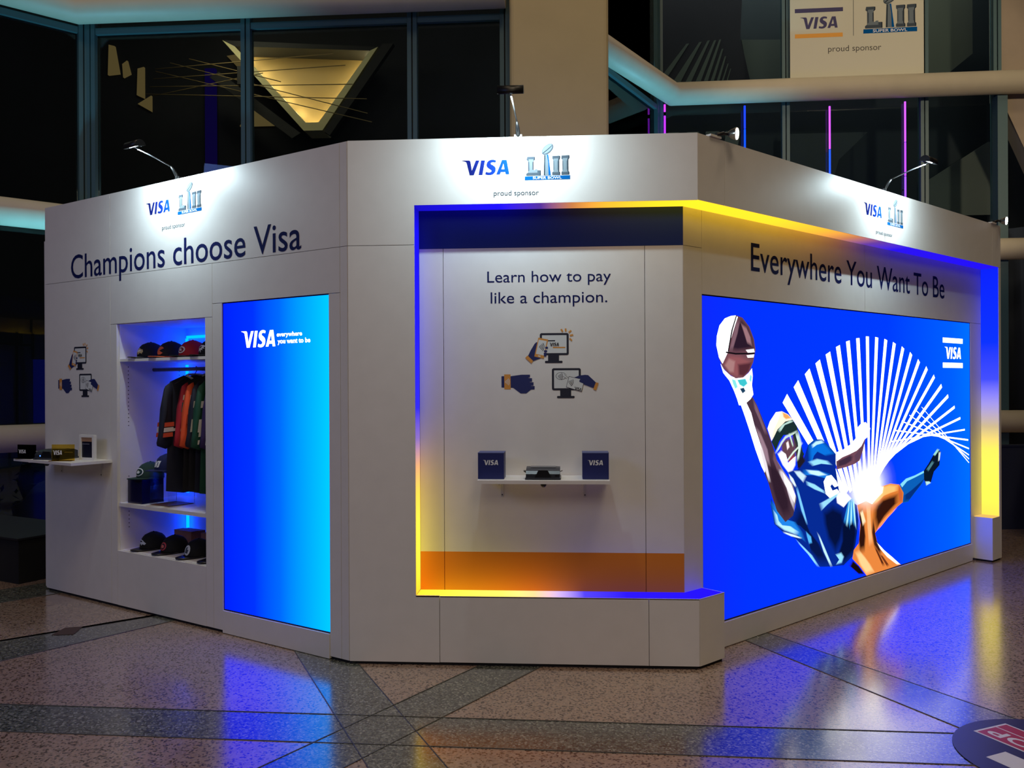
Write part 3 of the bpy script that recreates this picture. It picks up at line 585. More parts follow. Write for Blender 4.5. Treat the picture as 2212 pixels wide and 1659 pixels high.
nt.links.new(at.outputs['Fac'], mx.inputs[0]); nt.links.new(tr.outputs[0], mx.inputs[1]); nt.links.new(e.outputs[0], mx.inputs[2]); nt.links.new(mx.outputs[0], oo.inputs[0])
def glow(name, yy, rx, rz, n=28, m=8):
    v = [(gx, yy, gz)]; f = []; val = [1.0]
    for j in range(1, m+1):
        for i in range(n):
            t = 2*math.pi*i/n; v.append((gx+rx*j/m*math.cos(t), yy, gz+rz*j/m*math.sin(t))); val.append(max(0, 1-(j/m))**2.2 if j < m else 0)
    for i in range(n): f.append((0, 1+(i+1)%n, 1+i))
    for j in range(m-1):
        for i in range(n):
            a = 1+j*n+i; b = 1+j*n+(i+1)%n; f.append((a, b, b+n, a+n))
    ob = MB().add(v, f, glm).build(name, scrR)
    att = ob.data.attributes.new('glow', 'FLOAT', 'POINT'); att.data.foreach_set('value', val)
glow('glow_graphic', y-0.0012, 0.48, 0.32)
def softmat(c, strength):
    name = 'soft_%d_%d_%d' % c
    if name in MATS: return MATS[name]
    m = bpy.data.materials.new(name); m.use_nodes = True; nt = m.node_tree; nt.nodes.clear()
    at = nt.nodes.new('ShaderNodeAttribute'); at.attribute_name = 'soft'
    e = nt.nodes.new('ShaderNodeEmission'); e.inputs[0].default_value = lin(c); e.inputs[1].default_value = strength
    tr = nt.nodes.new('ShaderNodeBsdfTransparent'); mx = nt.nodes.new('ShaderNodeMixShader'); oo = nt.nodes.new('ShaderNodeOutputMaterial')
    nt.links.new(at.outputs['Fac'], mx.inputs[0]); nt.links.new(tr.outputs[0], mx.inputs[1]); nt.links.new(e.outputs[0], mx.inputs[2]); nt.links.new(mx.outputs[0], oo.inputs[0])
    MATS[name] = m; return m
o = MB(); yy = y-0.0014; soft = []
ES = 1.15
for i, (c, sf, p) in enumerate(ART):
    st = EW if min(c) > 235 else ES; yk = yy-0.00004*i
    if not sf:
        o.flat(p, yk, emat('px_%d_%d_%d' % c, c, st)); soft += [1.0]*len(p)
    else:   # feathered tone: opaque core, edge fading out
        n = len(p); cx = sum(a for a, b in p)/n; cz = sum(b for a, b in p)/n
        core = [(cx+(a-cx)*0.66, cz+(b-cz)*0.66) for a, b in p]; rim = [(cx+(a-cx)*1.06, cz+(b-cz)*1.06) for a, b in p]
        o.add([(a, yk, b) for a, b in core+rim], [tuple(range(n))]+[(k, (k+1)%n, n+(k+1)%n, n+k) for k in range(n)], softmat(c, st)); soft += [1.0]*n+[0.0]*n
pg = o.build('player_graphic', scrR)
att = pg.data.attributes.new('soft', 'FLOAT', 'POINT'); att.data.foreach_set('value', soft)
glow('glow_graphic', yy-0.00004*len(ART)-0.0004, 0.30, 0.21)
o = MB(); yw = y-0.0008; WM = emat('px_255_255_255', (255,255,255), EW)
o.flat([(3.553,1.902),(3.96,1.902),(3.96,1.944),(3.553,1.944)], yw, WM); o.flat([(3.553,1.692),(3.96,1.692),(3.96,1.735),(3.553,1.735)], yw, WM)
word(o, 3.59, 3.922, 1.767, 1.869, yw, WM); o.build('corner_logo', scrR)

scrL = empty('video_screen', F('L',0,0,0), A('L'), 'tall narrow blue LED video screen with a small white slogan', 'screen', 'video screens')
mL = gmat('screen_blue_tall','X',-1.1,-0.155,[(0,(0,19,250)),(0.3,(0,31,255)),(0.55,(0,70,255)),(0.8,(0,115,255)),(1,(0,139,255))],2.4)
MB().box(-1.1, -0.157, 0.008, 0.05, 0.153, 2.092, mL).build('display', scrL)
MB().box(-1.105,-0.152,0.006,0.03,2.092,2.098,BEZ).box(-1.105,-0.152,0.006,0.03,0.146,0.153,BEZ).box(-1.105,-1.1,0.006,0.03,0.153,2.092,BEZ).box(-0.157,-0.152,0.006,0.03,0.153,2.092,BEZ).build('bezel', scrL)
o = MB(); word(o, -0.925, -0.613, 1.806, 1.911, 0.007, WM)
text(o, 'everywhere', -0.600, -0.380, 1.858, 1.893, 0.007, WM, bold=0.03); text(o, 'you want to be', -0.592, -0.311, 1.815, 1.853, 0.007, WM, bold=0.03)
o.build('slogan_graphic', scrL)

# ------------------------------------------------------------------ lit cabinet niche in the left wall
NX0, NX1, NZ0, NZ1, ND = -2.266, -1.277, 0.405, 2.011, 0.57
NI = empty('cabinet_niche', F('L',0,0,0), A('L'), 'white open cabinet niche with blue light tubes in the booth wall', 'cabinet')
T_ = 0.018
MB().box(NX0-T_, NX0, 0.021, ND, NZ0-T_, NZ1+T_, WHITE2).build('side_panel', NI)
MB().box(NX1, NX1+T_, 0.021, ND, NZ0-T_, NZ1+T_, WHITE2).build('side_panel', NI)
MB().box(NX0-T_, NX1+T_, ND, ND+T_, NZ0-T_, NZ1+T_, WHITE2).build('back_panel', NI)
MB().box(NX0, NX1, 0.021, ND, NZ1, NZ1+T_, WHITE2).build('top_panel', NI)
MB().box(NX0, NX1, 0.021, ND, NZ0-T_, NZ0, WHITE2).build('bottom_panel', NI)
MB().box(NX0+0.001, NX1-0.001, 0.022, 0.50, 1.745, 1.764, WHITE2).build('shelf', NI)
MB().box(NX0+0.001, NX1-0.001, 0.010, 0.50, 0.716, 0.741, WHITE2).build('shelf', NI)
MB().tube([(NX0+0.002,0.29,1.69),(NX1-0.002,0.29,1.69)], 0.014, STEEL, 12).build('hanging_rod', NI)
TUBE = emat('blue_light_tube', (0,60,255), 14.0)
for z0, z1 in ((0.43,0.70),(0.76,1.73),(1.78,1.93)):
    MB().tube([(NX0+0.045,ND-0.03,z0),(NX0+0.045,ND-0.03,z1)], 0.011, TUBE, 10).build('light_tube', NI)
MB().tube([(NX0+0.05,ND-0.03,1.94),(NX1-0.05,ND-0.03,1.94)], 0.011, TUBE, 10).build('light_tube', NI)
o = MB(); HOLE = mat('pin_hole', (12,12,20), 0.8)
for yy in (0.087, 0.504):
    for k in range(46):
        z = 0.56 + k*0.028
        if (yy > 0.3 and z > 1.2 and z < 1.72) or (yy < 0.3 and (0.55 < z < 0.68 or 0.80 < z < 0.94 or 1.28 < z < 1.72)):
            o.add([(NX0+0.0006, yy+0.004*math.cos(t), z+0.004*math.sin(t)) for t in [2*math.pi*i/8 for i in range(8)]], [tuple(range(8))], HOLE)
ph = o.build('pin_holes', NI); ph['kind'] = 'stuff'

# ---- caps: front points to -y
def crown_y(x, z):
    h = 0.118; t = min(0.99, max(0, z/h)); r = (1-t**2.6)**(1/2.2)
    rx, ry = 0.082*r+1e-4, 0.098*r+1e-4
    return -ry*math.sqrt(max(0.0, 1-(x/rx)**2)) if abs(x) < rx else 0.0
def make_cap(loc, rz, cm, bm, emblem, label, name='baseball_cap'):
    c = empty(name, loc, rz, label, 'cap', 'caps in the cabinet niche')
    n, m_, h = 22, 8, 0.118
    v = []; f = []
    for j in range(m_):
        t = (j/(m_-1))*0.985; r = (1-t**2.6)**(1/2.2)
        for i in range(n):
            a = 2*math.pi*i/n; v.append((0.082*r*math.cos(a), 0.098*r*math.sin(a), 0.002+h*t))
    for j in range(m_-1):
        for i in range(n): f.append((j*n+i, j*n+(i+1)%n, (j+1)*n+(i+1)%n, (j+1)*n+i))
    f.append(tuple(range(n-1,-1,-1))); f.append(tuple((m_-1)*n+i for i in range(n)))
    MB().add(v, f, cm, True).build('crown', c)
    gr = []
    for i in range(13):
        a = math.radians(-168+156*i/12); row = []
        for k in range(4):
            e = k/3*0.078*math.sin(math.pi*i/12)**0.7 if 0 < i < 12 else 0
            row.append((0.083*math.cos(a), 0.098*math.sin(a)-e, 0.013-0.006*abs(math.cos(a))**2*k/3))
        gr.append(row)
    MB().grid(gr, bm, thick=(0,0,-0.005)).build('brim', c)
    MB().tube([(0,0,0.1175),(0,0,0.1235)], [0.009,0.004], cm, 10).build('button', c)
    if emblem:
        o = MB()
        for q, (col, poly) in enumerate(emblem):
            em = mat('emblem_%d_%d_%d' % col, col, 0.5)
            cx = sum(p[0] for p in poly)/len(poly); cz = sum(p[1] for p in poly)/len(poly)
            dense = []
            for i in range(len(poly)):
                a, b = poly[i], poly[(i+1)%len(poly)]
                for k in range(3): dense.append((a[0]+(b[0]-a[0])*k/3, a[1]+(b[1]-a[1])*k/3))
            pts = [(cx, cz)]+[(cx+(a-cx)*0.5, cz+(b-cz)*0.5) for a, b in dense]+dense; nn = len(dense)
            vv = [(x, crown_y(x, z-0.002)-0.0025-0.0008*q, z) for x, z in pts]
            ff = [(0, 1+(i+1)%nn, 1+i)[::-1] for i in range(nn)]+[(1+i, 1+(i+1)%nn, 1+nn+(i+1)%nn, 1+nn+i)[::-1] for i in range(nn)]
            o.add(vv, ff, em)
        o.build('emblem', c)
    return c
def S(poly, k=1.0, dz=0.052, dx=0.0): return [(dx+a*k/1000, dz+b*k/1000) for a, b in poly]
horse = [((210,190,130), S([(-34,-14),(-30,6),(-10,20),(-4,28),(4,20),(30,12),(36,-4),(28,-12),(34,-18),(12,-10),(2,-20),(-8,-22),(-6,-8),(-20,-14)])), ((240,240,240), S([(-20,2),(0,12),(26,4),(8,0),(-6,-6)]))]
cee = [((225,110,60), S([(32,16),(14,28),(-14,28),(-32,12),(-32,-12),(-14,-28),(14,-28),(32,-16),(18,-10),(8,-16),(-8,-16),(-16,-8),(-16,8),(-8,16),(8,16),(18,10)])), ((20,24,50), S([(-22,8),(-18,14),(-10,20),(-12,22),(-24,12)]))]
oval = [((235,235,235), S(ellipse(0,0,34,24,0,14))), ((120,20,30), S(ellipse(0,0,26,16,0,14))), ((235,225,230), S([(-14,-6),(12,-8),(14,0),(-4,2),(10,8),(-12,8)]))]
bird = [((225,228,235), S([(-36,8),(-10,26),(10,26),(36,18),(14,12),(30,2),(10,2),(18,-10),(0,-4),(2,-26),(-12,-6),(-26,-20),(-22,0)])), ((20,20,26), S([(-24,8),(-6,18),(8,18),(0,8),(-10,2)]))]
wing = [((200,210,225), S([(-40,14),(-20,22),(6,18),(38,-2),(30,-12),(10,-8),(4,-18),(-6,-6),(-16,-14),(-18,0),(-34,2)])), ((22,24,36), S([(-28,12),(-10,15),(8,10),(-6,4),(-20,6)]))]
disc = [((200,70,80), S(ellipse(0,0,30,28,0,14))), ((40,24,40), S(ellipse(0,0,22,20,0,14))), ((220,120,110), S([(-12,-8),(12,-10),(14,6),(0,12),(-14,8)]))]
helm = [((215,222,228), S(ellipse(0,0,28,34,0,14))), ((70,80,95), S([(-16,-16),(10,-20),(16,4),(2,8),(6,22),(-12,18)]))]
ring = [((230,236,240), S(ellipse(0,0,40,28,0,16))), ((18,50,48), S(ellipse(0,0,35,23,0,16))), ((230,236,240), S([(-20,-8),(8,-10),(20,4),(2,6),(4,12),(-8,10)]))]
mono = [((240,238,235), S([(-30,22),(-8,22),(-4,0),(4,22),(30,22),(24,-20),(6,-24),(2,-10),(-6,-22),(-26,-22)])), ((30,36,90), S([(-22,16),(-14,16),(-14,-14),(-20,-14)])), ((30,36,90), S([(10,14),(16,14),(14,-10),(8,-10)]))]
CN = mat('navy_wool', (10,13,26), 0.85, bump=0.2, nscale=300); CB = mat('black_wool', (9,9,13), 0.85, bump=0.2, nscale=300)
CR = mat('red_wool', (178,22,38), 0.8, bump=0.2, nscale=300); CG = mat('dark_green_wool', (20,52,48), 0.8, bump=0.2, nscale=300)
CV = mat('royal_navy_wool', (22,30,84), 0.8, bump=0.2, nscale=300); CT = mat('teal_wool', (8,52,66), 0.8, bump=0.2, nscale=300)
CS = mat('satin_brim', (26,24,30), 0.3)
CO = mat('orange_brim', (190,84,40), 0.7)
zt = 1.7645
rl = A('L')
for (x, cm, bm, em, lab) in ((-2.118, CN, CS, horse, 'navy cap with a pale horse head emblem on the upper shelf'),
        (-1.876, CN, CO, cee, 'navy cap with an orange letter C on the upper shelf'),
        (-1.636, CR, CB, oval, 'bright red cap on the upper shelf'),
        (-1.420, CB, CB, bird, 'black cap with a white bird emblem at the upper shelf end')):
    make_cap(F('L',x,0.17,zt), rl, cm, bm, em, lab)
for (x, cm, bm, em, lab) in ((-2.120, CB, CS, wing, 'black cap with a silver bird head emblem on the cabinet bottom'),
        (-1.872, CB, CS, disc, 'black cap with a round red emblem on the cabinet bottom'),
        (-1.603, CB, CS, helm, 'black cap with a tall silver oval emblem on the cabinet bottom'),
        (-1.372, CT, CS, None, 'dark teal cap half hidden at the cabinet bottom edge')):
    make_cap(F('L',x,0.185,NZ0+0.0005), rl, cm, bm, em, lab)
# middle shelf: navy box and clear riser with caps on top
zm = 0.7415
bx = empty('display_cube', F('L',-2.135,0.135,zm), rl, 'glossy navy display cube under the green cap', 'display cube')
MB().box(-0.085,0.085,-0.085,0.085,0.0005,0.166,mat('navy_gloss',(8,12,64),0.18)).build('cube_body', bx)
MB().box(-0.087,0.087,-0.087,0.087,0.1662,0.170,mat('navy_gloss_lid',(22,30,84),0.2)).build('cube_lid', bx)
make_cap(F('L',-2.10,0.15,zm+0.1705), rl, CG, CG, ring, 'dark green cap with a white oval emblem on the navy cube')
ACR = glassmat('clear_acrylic', (0.95,0.975,0.99), 0.02)
rs = empty('acrylic_riser', F('L',-1.875,0.17,zm), rl, 'clear acrylic riser on the middle shelf beside the jerseys', 'riser')
for b in ((-0.105,-0.101),(0.101,0.105)):
    MB().box(*b, -0.105, 0.105, 0.0005, 0.232, ACR).build('riser_side', rs)
MB().box(-0.106,0.106,-0.106,0.106,0.2325,0.237,ACR).build('riser_top', rs)
MB().box(-0.100,0.100,-0.100,0.100,0.0006,0.004,mat('brown_card',(120,84,56),0.7)).build('riser_base', rs)
make_cap(F('L',-1.885,0.15,zm+0.2378), rl, CV, CV, mono, 'royal navy cap with white lettered emblem on the clear riser')
for x, yy, lab in ((-2.03,0.42,'brown cardboard box at the back of the cabinet bottom, beside the side panel'),(-1.73,0.43,'brown cardboard box at the back of the cabinet bottom, behind the silver emblem cap')):
    c = empty('cardboard_box', F('L',x,yy,NZ0), rl, lab, 'box', 'cardboard boxes in the cabinet bottom')
    KR = mat('brown_cardboard',(150,98,70),0.8,noise=0.08,nscale=60)
    MB().box(-0.10,0.10,-0.06,0.06,0.0005,0.105,KR).build('box_body', c)
    MB().slab([(-0.102,-0.062),(0.102,-0.062),(0.102,0.0),(-0.102,0.02)],0.1055,0.109,KR).build('box_flap', c)

# ---- jerseys on hangers
def jersey(x, main, trim, sl, stripes, label, hanglabel, num=None, dy=0.0):
    hy = 0.29+dy
    hg = empty('clothes_hanger', F('L',x,hy,1.69), rl, hanglabel, 'hanger', 'hangers on the cabinet rod')
    HM = mat('black_hanger',(14,14,18),0.5)
    MB().tube([(0,0.004,0.018),(0,0.014,0.012),(0,0.017,0.0),(0,0.012,-0.012),(0,0,-0.03),(0,0,-0.06)],0.003,STEEL,8).build('hook', hg)
    MB().tube([(0,-0.20,-0.125),(0,-0.10,-0.075),(0,0,-0.055),(0,0.10,-0.075),(0,0.20,-0.125)],[0.007,0.012,0.016,0.012,0.007],HM,10).build('hanger_bar', hg)
    j = empty('jersey', F('L',x,hy,1.60), rl, label, 'jersey', 'football jerseys on hangers')
    # outline in (depth, height); front sleeve to -y
    def shell(name, outline, t, m, dx=0.0):
        n = len(outline); v = []; f = []
        cx = sum(p[0] for p in outline)/n; cz = sum(p[1] for p in outline)/n
        rings = ((1.0,0.0),(0.9,0.7),(0.6,1.0))
        for s in (1,-1):
            for k, d in rings:
                for a, b in outline: v.append((dx+s*t*d*(0.8+0.25*math.sin(a*37+b*9)), cx+(a-cx)*k, cz+(b-cz)*(k if abs(b-cz) < 0.5 else k)))
        for s in range(2):
            o_ = s*3*n
            for r in range(2):
                for i in range(n):
                    q = (o_+r*n+i, o_+r*n+(i+1)%n, o_+(r+1)*n+(i+1)%n, o_+(r+1)*n+i); f.append(q if s == 0 else q[::-1])
            q = tuple(o_+2*n+i for i in range(n)); f.append(q if s == 0 else q[::-1])
        return MB().add(v, f, m, True).build(name, j)
    body = [(-0.09,0.045),(-0.20,0.0),(-0.225,-0.06),(-0.215,-0.25),(-0.225,-0.50),(-0.235,-0.74),(-0.10,-0.765),(0.06,-0.76),(0.235,-0.74),(0.225,-0.50),(0.215,-0.25),(0.225,-0.06),(0.20,0.0),(0.09,0.045),(0.0,0.012)]
    bo = shell('body', body, 0.026, main)
    for s in (-1, 1):
        sv = [(s*0.19,0.0),(s*0.235,-0.03),(s*0.262,-0.18),(s*0.285,-0.36),(s*0.30,-0.43),(s*0.235,-0.455),(s*0.20,-0.44),(s*0.195,-0.25),(s*0.185,-0.08)]
        so = shell('sleeve', sv, 0.036, sl)
        for q, (c, z0, z1) in enumerate(stripes):
            def xs(z): return -0.245 - (0.05*(-0.1-z)/0.33)
            o = MB()
            for side in (1, -1):
                pts = [(xs(z1)+0.004,z1),(xs(z1)+0.075,z1+0.004),(xs(z0)+0.08,z0),(xs(z0)+0.004,z0-0.004)]
                pts = [(a*(-s), b) for a, b in pts]
                w_ = [(side*0.0395, a, b) for a, b in pts]
                o.add(w_, [(0,1,2,3) if side*s > 0 else (3,2,1,0)], mat('stripe_%d_%d_%d' % c, c, 0.7))
            o.build('sleeve_stripe', so)
    MB().tube([(0.024,-0.085,0.042),(0.028,-0.04,0.018),(0.03,0.0,0.004),(0.028,0.04,0.018),(0.024,0.085,0.042),(-0.02,0.04,0.05),(-0.024,0,0.052),(-0.02,-0.04,0.05),(0.02,-0.085,0.042)],0.008,trim,8,caps=False).build('collar', j)
    if num:
        o = MB(); v, f = text_pts(num[0], 0.03)
        a0 = min(p[0] for p in v); a1 = max(p[0] for p in v); b0 = min(p[1] for p in v); b1 = max(p[1] for p in v)
        o.add([(0.031, -0.10+(p[0]-a0)/(a1-a0)*0.2, -0.42+(p[1]-b0)/(b1-b0)*0.2) for p in v], f, mat('number_print', num[1], 0.6)); o.build('number', j)
    return j
JN = mat('jersey_navy',(11,16,40),0.75,bump=0.15,nscale=90); JR = mat('jersey_red',(168,22,42),0.75,bump=0.15,nscale=90)
JB = mat('jersey_black',(14,14,20),0.75,bump=0.15,nscale=90); JO = mat('jersey_orange',(232,84,36),0.75,bump=0.15,nscale=90)
JG = mat('jersey_green',(8,72,52),0.75,bump=0.15,nscale=90); JP = mat('jersey_purple',(44,22,80),0.75,bump=0.15,nscale=90)
JW = mat('jersey_white',(215,218,222),0.7); JT = mat('jersey_teal',(20,110,120),0.7)
Wt, Or_ = (225,225,228), (222,88,60)
jersey(-1.715,JN,JW,JN,[(Or_,-0.30,-0.275),(Wt,-0.335,-0.31),(Or_,-0.37,-0.345)],'navy jersey with orange and white sleeve stripes, nearest the cabinet side','black hanger holding the navy jersey with striped sleeves',None,-0.045)
jersey(-1.64,JB,JW,JR,[((30,24,30),-0.30,-0.26),(Wt,-0.33,-0.315)],'black jersey with red sleeves hanging in the cabinet','black hanger holding the black jersey with red sleeves',None,0.03)
jersey(-1.565,JB,JW,JO,[(Wt,-0.12,-0.09),((20,110,120),-0.2,-0.14)],'black jersey with orange sleeves and a teal band hanging in the cabinet','black hanger holding the black jersey with orange sleeves',None,0.02)
jersey(-1.49,JN,JO,JN,[((222,88,60),-0.28,-0.22)],'navy jersey with orange collar and one orange sleeve band','black hanger holding the navy jersey with orange collar',None,0.015)
jersey(-1.415,JG,JW,JG,[(Wt,-0.17,-0.13),(Wt,-0.33,-0.25)],'green jersey with white number and white sleeve bands','black hanger holding the green jersey',('12',(225,228,226)),0.0)
jersey(-1.335,JP,JW,JP,[(Wt,-0.36,-0.33),(Wt,-0.41,-0.385)],'purple jersey with white cuffs at the cabinet end','black hanger holding the purple jersey',None,0.01)

# ------------------------------------------------------------------ wall shelves and what stands on them
def wall_shelf(fr, x0, x1, y1, dep, z, label):
    s = empty('wall_shelf', F(fr,(x0+x1)/2,y1,z), A(fr), label, 'shelf', 'white wall shelves')
    w_ = (x1-x0)/2
    MB().box(-w_, w_, -dep, -0.001, -0.019, 0.0, WHITE2).build('board', s)
    BR = mat('white_bracket',(205,205,206),0.4)
    for bx_ in (-w_+0.115, w_-0.13):
        o = MB(); o.box(bx_-0.003, bx_+0.003, -dep+0.05, -0.001, -0.032, -0.0195, BR); o.box(bx_-0.008, bx_+0.008, -0.006, -0.001, -0.125, -0.0195, BR)
        br = o.build('bracket', s)
        MB().tube([(bx_,-0.0062,-0.112),(bx_,-0.0085,-0.112)],0.004,mat('screw_head',(40,40,44),0.4),8).build('screw', br)
    MB().tube([(0.0,-dep+0.04,-0.0195),(0.0,-dep+0.04,-0.030),(0.0,-dep+0.04,-0.040)],[0.016,0.016,0.008],PLASTIC,14).build('cable_clip', s)
    return s
wall_shelf('C', 0.742, 1.460, DEP, 0.28, 1.0515, 'white wall shelf holding two navy boxes in the central bay')
wall_shelf('L', -3.105, -2.33, 0.0, 0.30, 1.044, 'white wall shelf sticking out at the left end of the booth')
NB = mat('navy_box_card',(16,30,100),0.5)
WORDM = mat('box_word_white',(225,228,232),0.5)
def gift_box(x, label):
    b = empty('promo_box', F('C',x,DEP-0.155,1.0525), 0.0, label, 'box', 'navy promo boxes on the shelf')
    h, w_ = 0.145, 0.0715
    MB().box(-w_, w_, -0.065, 0.065, 0.0, h-0.004, NB).build('box_body', b)
    MB().box(-w_-0.0008, w_+0.0008, -0.0658, 0.0658, h-0.004, h, mat('navy_box_lid',(66,78,132),0.5)).build('box_lid', b)
    word(MB(), -0.043, 0.040, 0.077, 0.105, -0.0664, WORDM).build('brand_word', b)
gift_box(0.812, 'navy box with white lettering on the bay shelf, above the left bracket')
gift_box(1.385, 'navy box with white lettering on the bay shelf, above the right bracket')
def terminal(loc, rz, label, s=1.0):
    t = empty('card_terminal', loc, rz, label, 'card terminal', 'black card terminals')
    t.scale = (s,)*3
    DK = mat('terminal_grey',(44,48,58),0.35); DK2 = mat('terminal_black',(16,18,24),0.3)
    MB().prism([(-0.095,0.0),(0.095,0.0),(0.098,0.006),(0.092,0.012),(-0.092,0.012),(-0.098,0.006)],-0.085,0.085,DK).build('base_plate', t)
    # sloped housing, side profile swept across the width
    prof = [(-0.075,0.012),(0.08,0.012),(0.08,0.05),(0.045,0.062),(-0.02,0.058),(-0.06,0.046),(-0.075,0.03)]
    n = len(prof); v = [(-0.093,a,b) for a, b in prof]+[(0.093,a,b) for a, b in prof]
    MB().add(v, [tuple(range(n)), tuple(range(2*n-1,n-1,-1))]+[(i, n+i, n+(i+1)%n, (i+1)%n) for i in range(n)], DK).build('housing', t)
    MB().prism([(-0.05,0.004),(0.05,0.004),(0.026,0.052),(-0.024,0.052)],-0.084,-0.0755,DK2).build('card_slot', t)
    MB().add([(-0.07,-0.015,0.0615),(0.07,-0.015,0.0615),(0.07,0.043,0.0645),(-0.07,0.043,0.0645)], [(0,1,2,3)], mat('terminal_screen',(60,70,84),0.1)).build('screen', t)
    MB().tube([(-0.094,-0.05,0.045),(-0.103,-0.05,0.048),(-0.105,-0.02,0.040),(-0.096,-0.01,0.034)],0.0035,mat('stylus_clip',(120,118,112),0.4),8).build('stylus_loop', t)
    MB().tube([(0.094,-0.04,0.042),(0.104,-0.04,0.046),(0.104,0.02,0.040)],0.003,mat('stylus_clip',(120,118,112),0.4),8).build('stylus', t)
    MB().box(0.066,0.086,-0.0775,-0.0755,0.020,0.026,DK2).build('button', t)
    return t
terminal(F('C',1.098,DEP-0.165,1.0522), 0.0, 'black card terminal between the two navy boxes')
tl = terminal(F('L',-2.78,-0.16,1.0447), rl+0.35, 'black card terminal on the left end shelf beside the amber sign', 1.15)
MB().box(-0.055,-0.049,-0.0765,-0.0752,0.020,0.026, emat('blue_status_light',(60,110,255),6.0)).build('status_light', tl)
def acrylic(x, y_, w_, h, m, label, rz=0.0):
    a = empty('acrylic_sign', F('L',x,y_,1.0445), rl+rz, label, 'sign', 'acrylic signs on the end shelf')
    MB().box(-w_/2,w_/2,-0.0015,0.0015,0.0,h,m).build('plate', a)
    MB().box(-w_/2,w_/2,-0.05,-0.0016,0.0,0.003,m).build('foot', a)
    word(MB(), -w_*0.46, -w_*0.05, h*0.36, h*0.64, -0.002, WORDM).build('brand_word', a)
acrylic(-3.005,-0.255,0.17,0.10,glassmat('smoke_acrylic',(0.66,0.64,0.62),0.03),'smoky acrylic sign with white lettering at the shelf end',0.3)
acrylic(-2.575,-0.22,0.16,0.115,glassmat('amber_acrylic',(0.96,0.78,0.28),0.03),'amber acrylic sign with white lettering in front of the frame',0.6)
pf = empty('picture_frame', F('L',-2.47,-0.10,1.0445), rl+0.15, 'white framed picture leaning on the left end shelf', 'picture frame')
FW = mat('white_frame',(225,224,222),0.4)
for b in ((-0.075,0.075,0.0,0.018),(-0.075,0.075,0.162,0.18),(-0.075,-0.057,0.0185,0.1615),(0.057,0.075,0.0185,0.1615)):
    MB().box(b[0],b[1],-0.012,0.012,b[2],b[3],FW).build('frame_bar', pf)
MB().box(-0.057,0.057,-0.003,0.010,0.0185,0.1615,mat('picture_dark',(20,22,44),0.3)).build('picture', pf)
MB().box(-0.057,0.057,-0.0045,-0.0032,0.132,0.1615,mat('picture_tan',(176,138,108),0.4)).box(-0.057,0.02,-0.0045,-0.0032,0.112,0.117,mat('picture_grey',(120,122,140),0.4)).build('picture_print', pf)

# ------------------------------------------------------------------ sign lamps on the booth top
BLK = mat('lamp_black',(20,20,22),0.4)
GLS = emat('lamp_glass',(225,245,255),6.0)
def sign_lamp(fr, x, label, out=0.31, zh=3.085, ex=0.0, watts=11):
    s = empty('arm_lamp', F(fr,x,0.0,HT), A(fr), label, 'lamp', 'arm lamps over the booth signs')
    h = zh-HT
    MB().box(-0.022,0.022,-0.004,0.03,0.0005,0.012,BLK).build('clamp', s)
    MB().tube([(0,0.0,0.01),(ex*0.1,-out*0.08,0.045),(ex*0.2,-out*0.16,0.07)],[0.013,0.011,0.006],BLK,10).build('arm_socket', s)
    MB().tube([(ex*0.2,-out*0.16,0.07),(ex*0.6,-out*0.6,h*0.8),(ex,-out,h)],0.0042,STEEL,8).build('arm', s)
    hd = empty('lamp_head', (ex,-out,h)); hd.parent = s
    # half-round hood opening down and back to the wall
    gr = []
    for i in range(9):
        a = math.radians(-20+190*i/8)
        gr.append([(-0.068,-0.036*math.cos(a),0.036*math.sin(a)+0.004),(0.068,-0.036*math.cos(a),0.036*math.sin(a)+0.004)])
    MB().grid(gr, BLK, thick=(0,0,0.002)).build('hood', hd)
    for sx in (-0.068, 0.066):
        pts = [(-0.036*math.cos(math.radians(-20+190*i/8)), 0.036*math.sin(math.radians(-20+190*i/8))+0.004) for i in range(9)]
        v = [(sx,a,b) for a, b in pts]+[(sx+0.002,a,b) for a, b in pts]
        MB().add(v, [tuple(range(9)), tuple(range(17,8,-1))]+[(i,9+i,9+(i+1)%9,(i+1)%9) for i in range(9)], BLK).build('hood_end', hd)
    MB().tube([(-0.055,0.002,0.010),(0.055,0.002,0.010)],0.005,GLS,8).build('lamp_tube', hd)
    p = F(fr, x+ex, -out+0.012, zh-0.016)
    t = F(fr, x+ex, 0.0, 2.83)
    area('sign_lamp_light', p, t, 0.10, watts, (0.72,0.93,1.0), 0.02, 170)
    return s
sign_lamp('L', -1.556, 'thin arm lamp over the sign on the left booth wall')
sign_lamp('C', 0.966, 'arm lamp with a black cylinder head above the bay', ex=-0.02)
sign_lamp('R', 2.195, 'thin arm lamp over the sign above the big screen')
def clip_lamp(x, label, glow, dv):
    s = empty('clip_lamp', F('R',x,0.0,HT), A('R'), label, 'lamp', 'clip lamps on the booth top edge')
    MB().box(-0.16,-0.06,-0.012,0.022,0.0005,0.012,WHITE2).build('clamp', s)
    MB().tube([(-0.10,-0.004,0.018),(-0.05,-0.016,0.032),(-0.012,-0.022,0.034)],[0.012,0.010,0.008],PLASTIC,10).build('arm', s)
    p0 = Vector((-0.012,-0.022,0.034)); dr = Vector(dv).normalized()
    MB().tube([p0, p0+dr*0.018, p0+dr*0.046, p0+dr*0.050],[0.014,0.026,0.036,0.037],mat('chrome_reflector',(190,190,186),0.2,metal=0.9),16).build('reflector', s)
    MB().tube([p0+dr*0.0502, p0+dr*0.054],[0.033,0.031],emat('clip_lamp_lens_%d' % glow,(255,246,225) if glow < 10 else (235,245,255),glow),16).build('lens', s)
    return s
clip_lamp(0.265, 'small chrome clip lamp near the booth corner', 4.0, (0.35,-0.93,-0.1))
clip_lamp(4.33, 'glaring chrome clip lamp at the far right booth end', 40.0, (0.12,-0.99,-0.1))

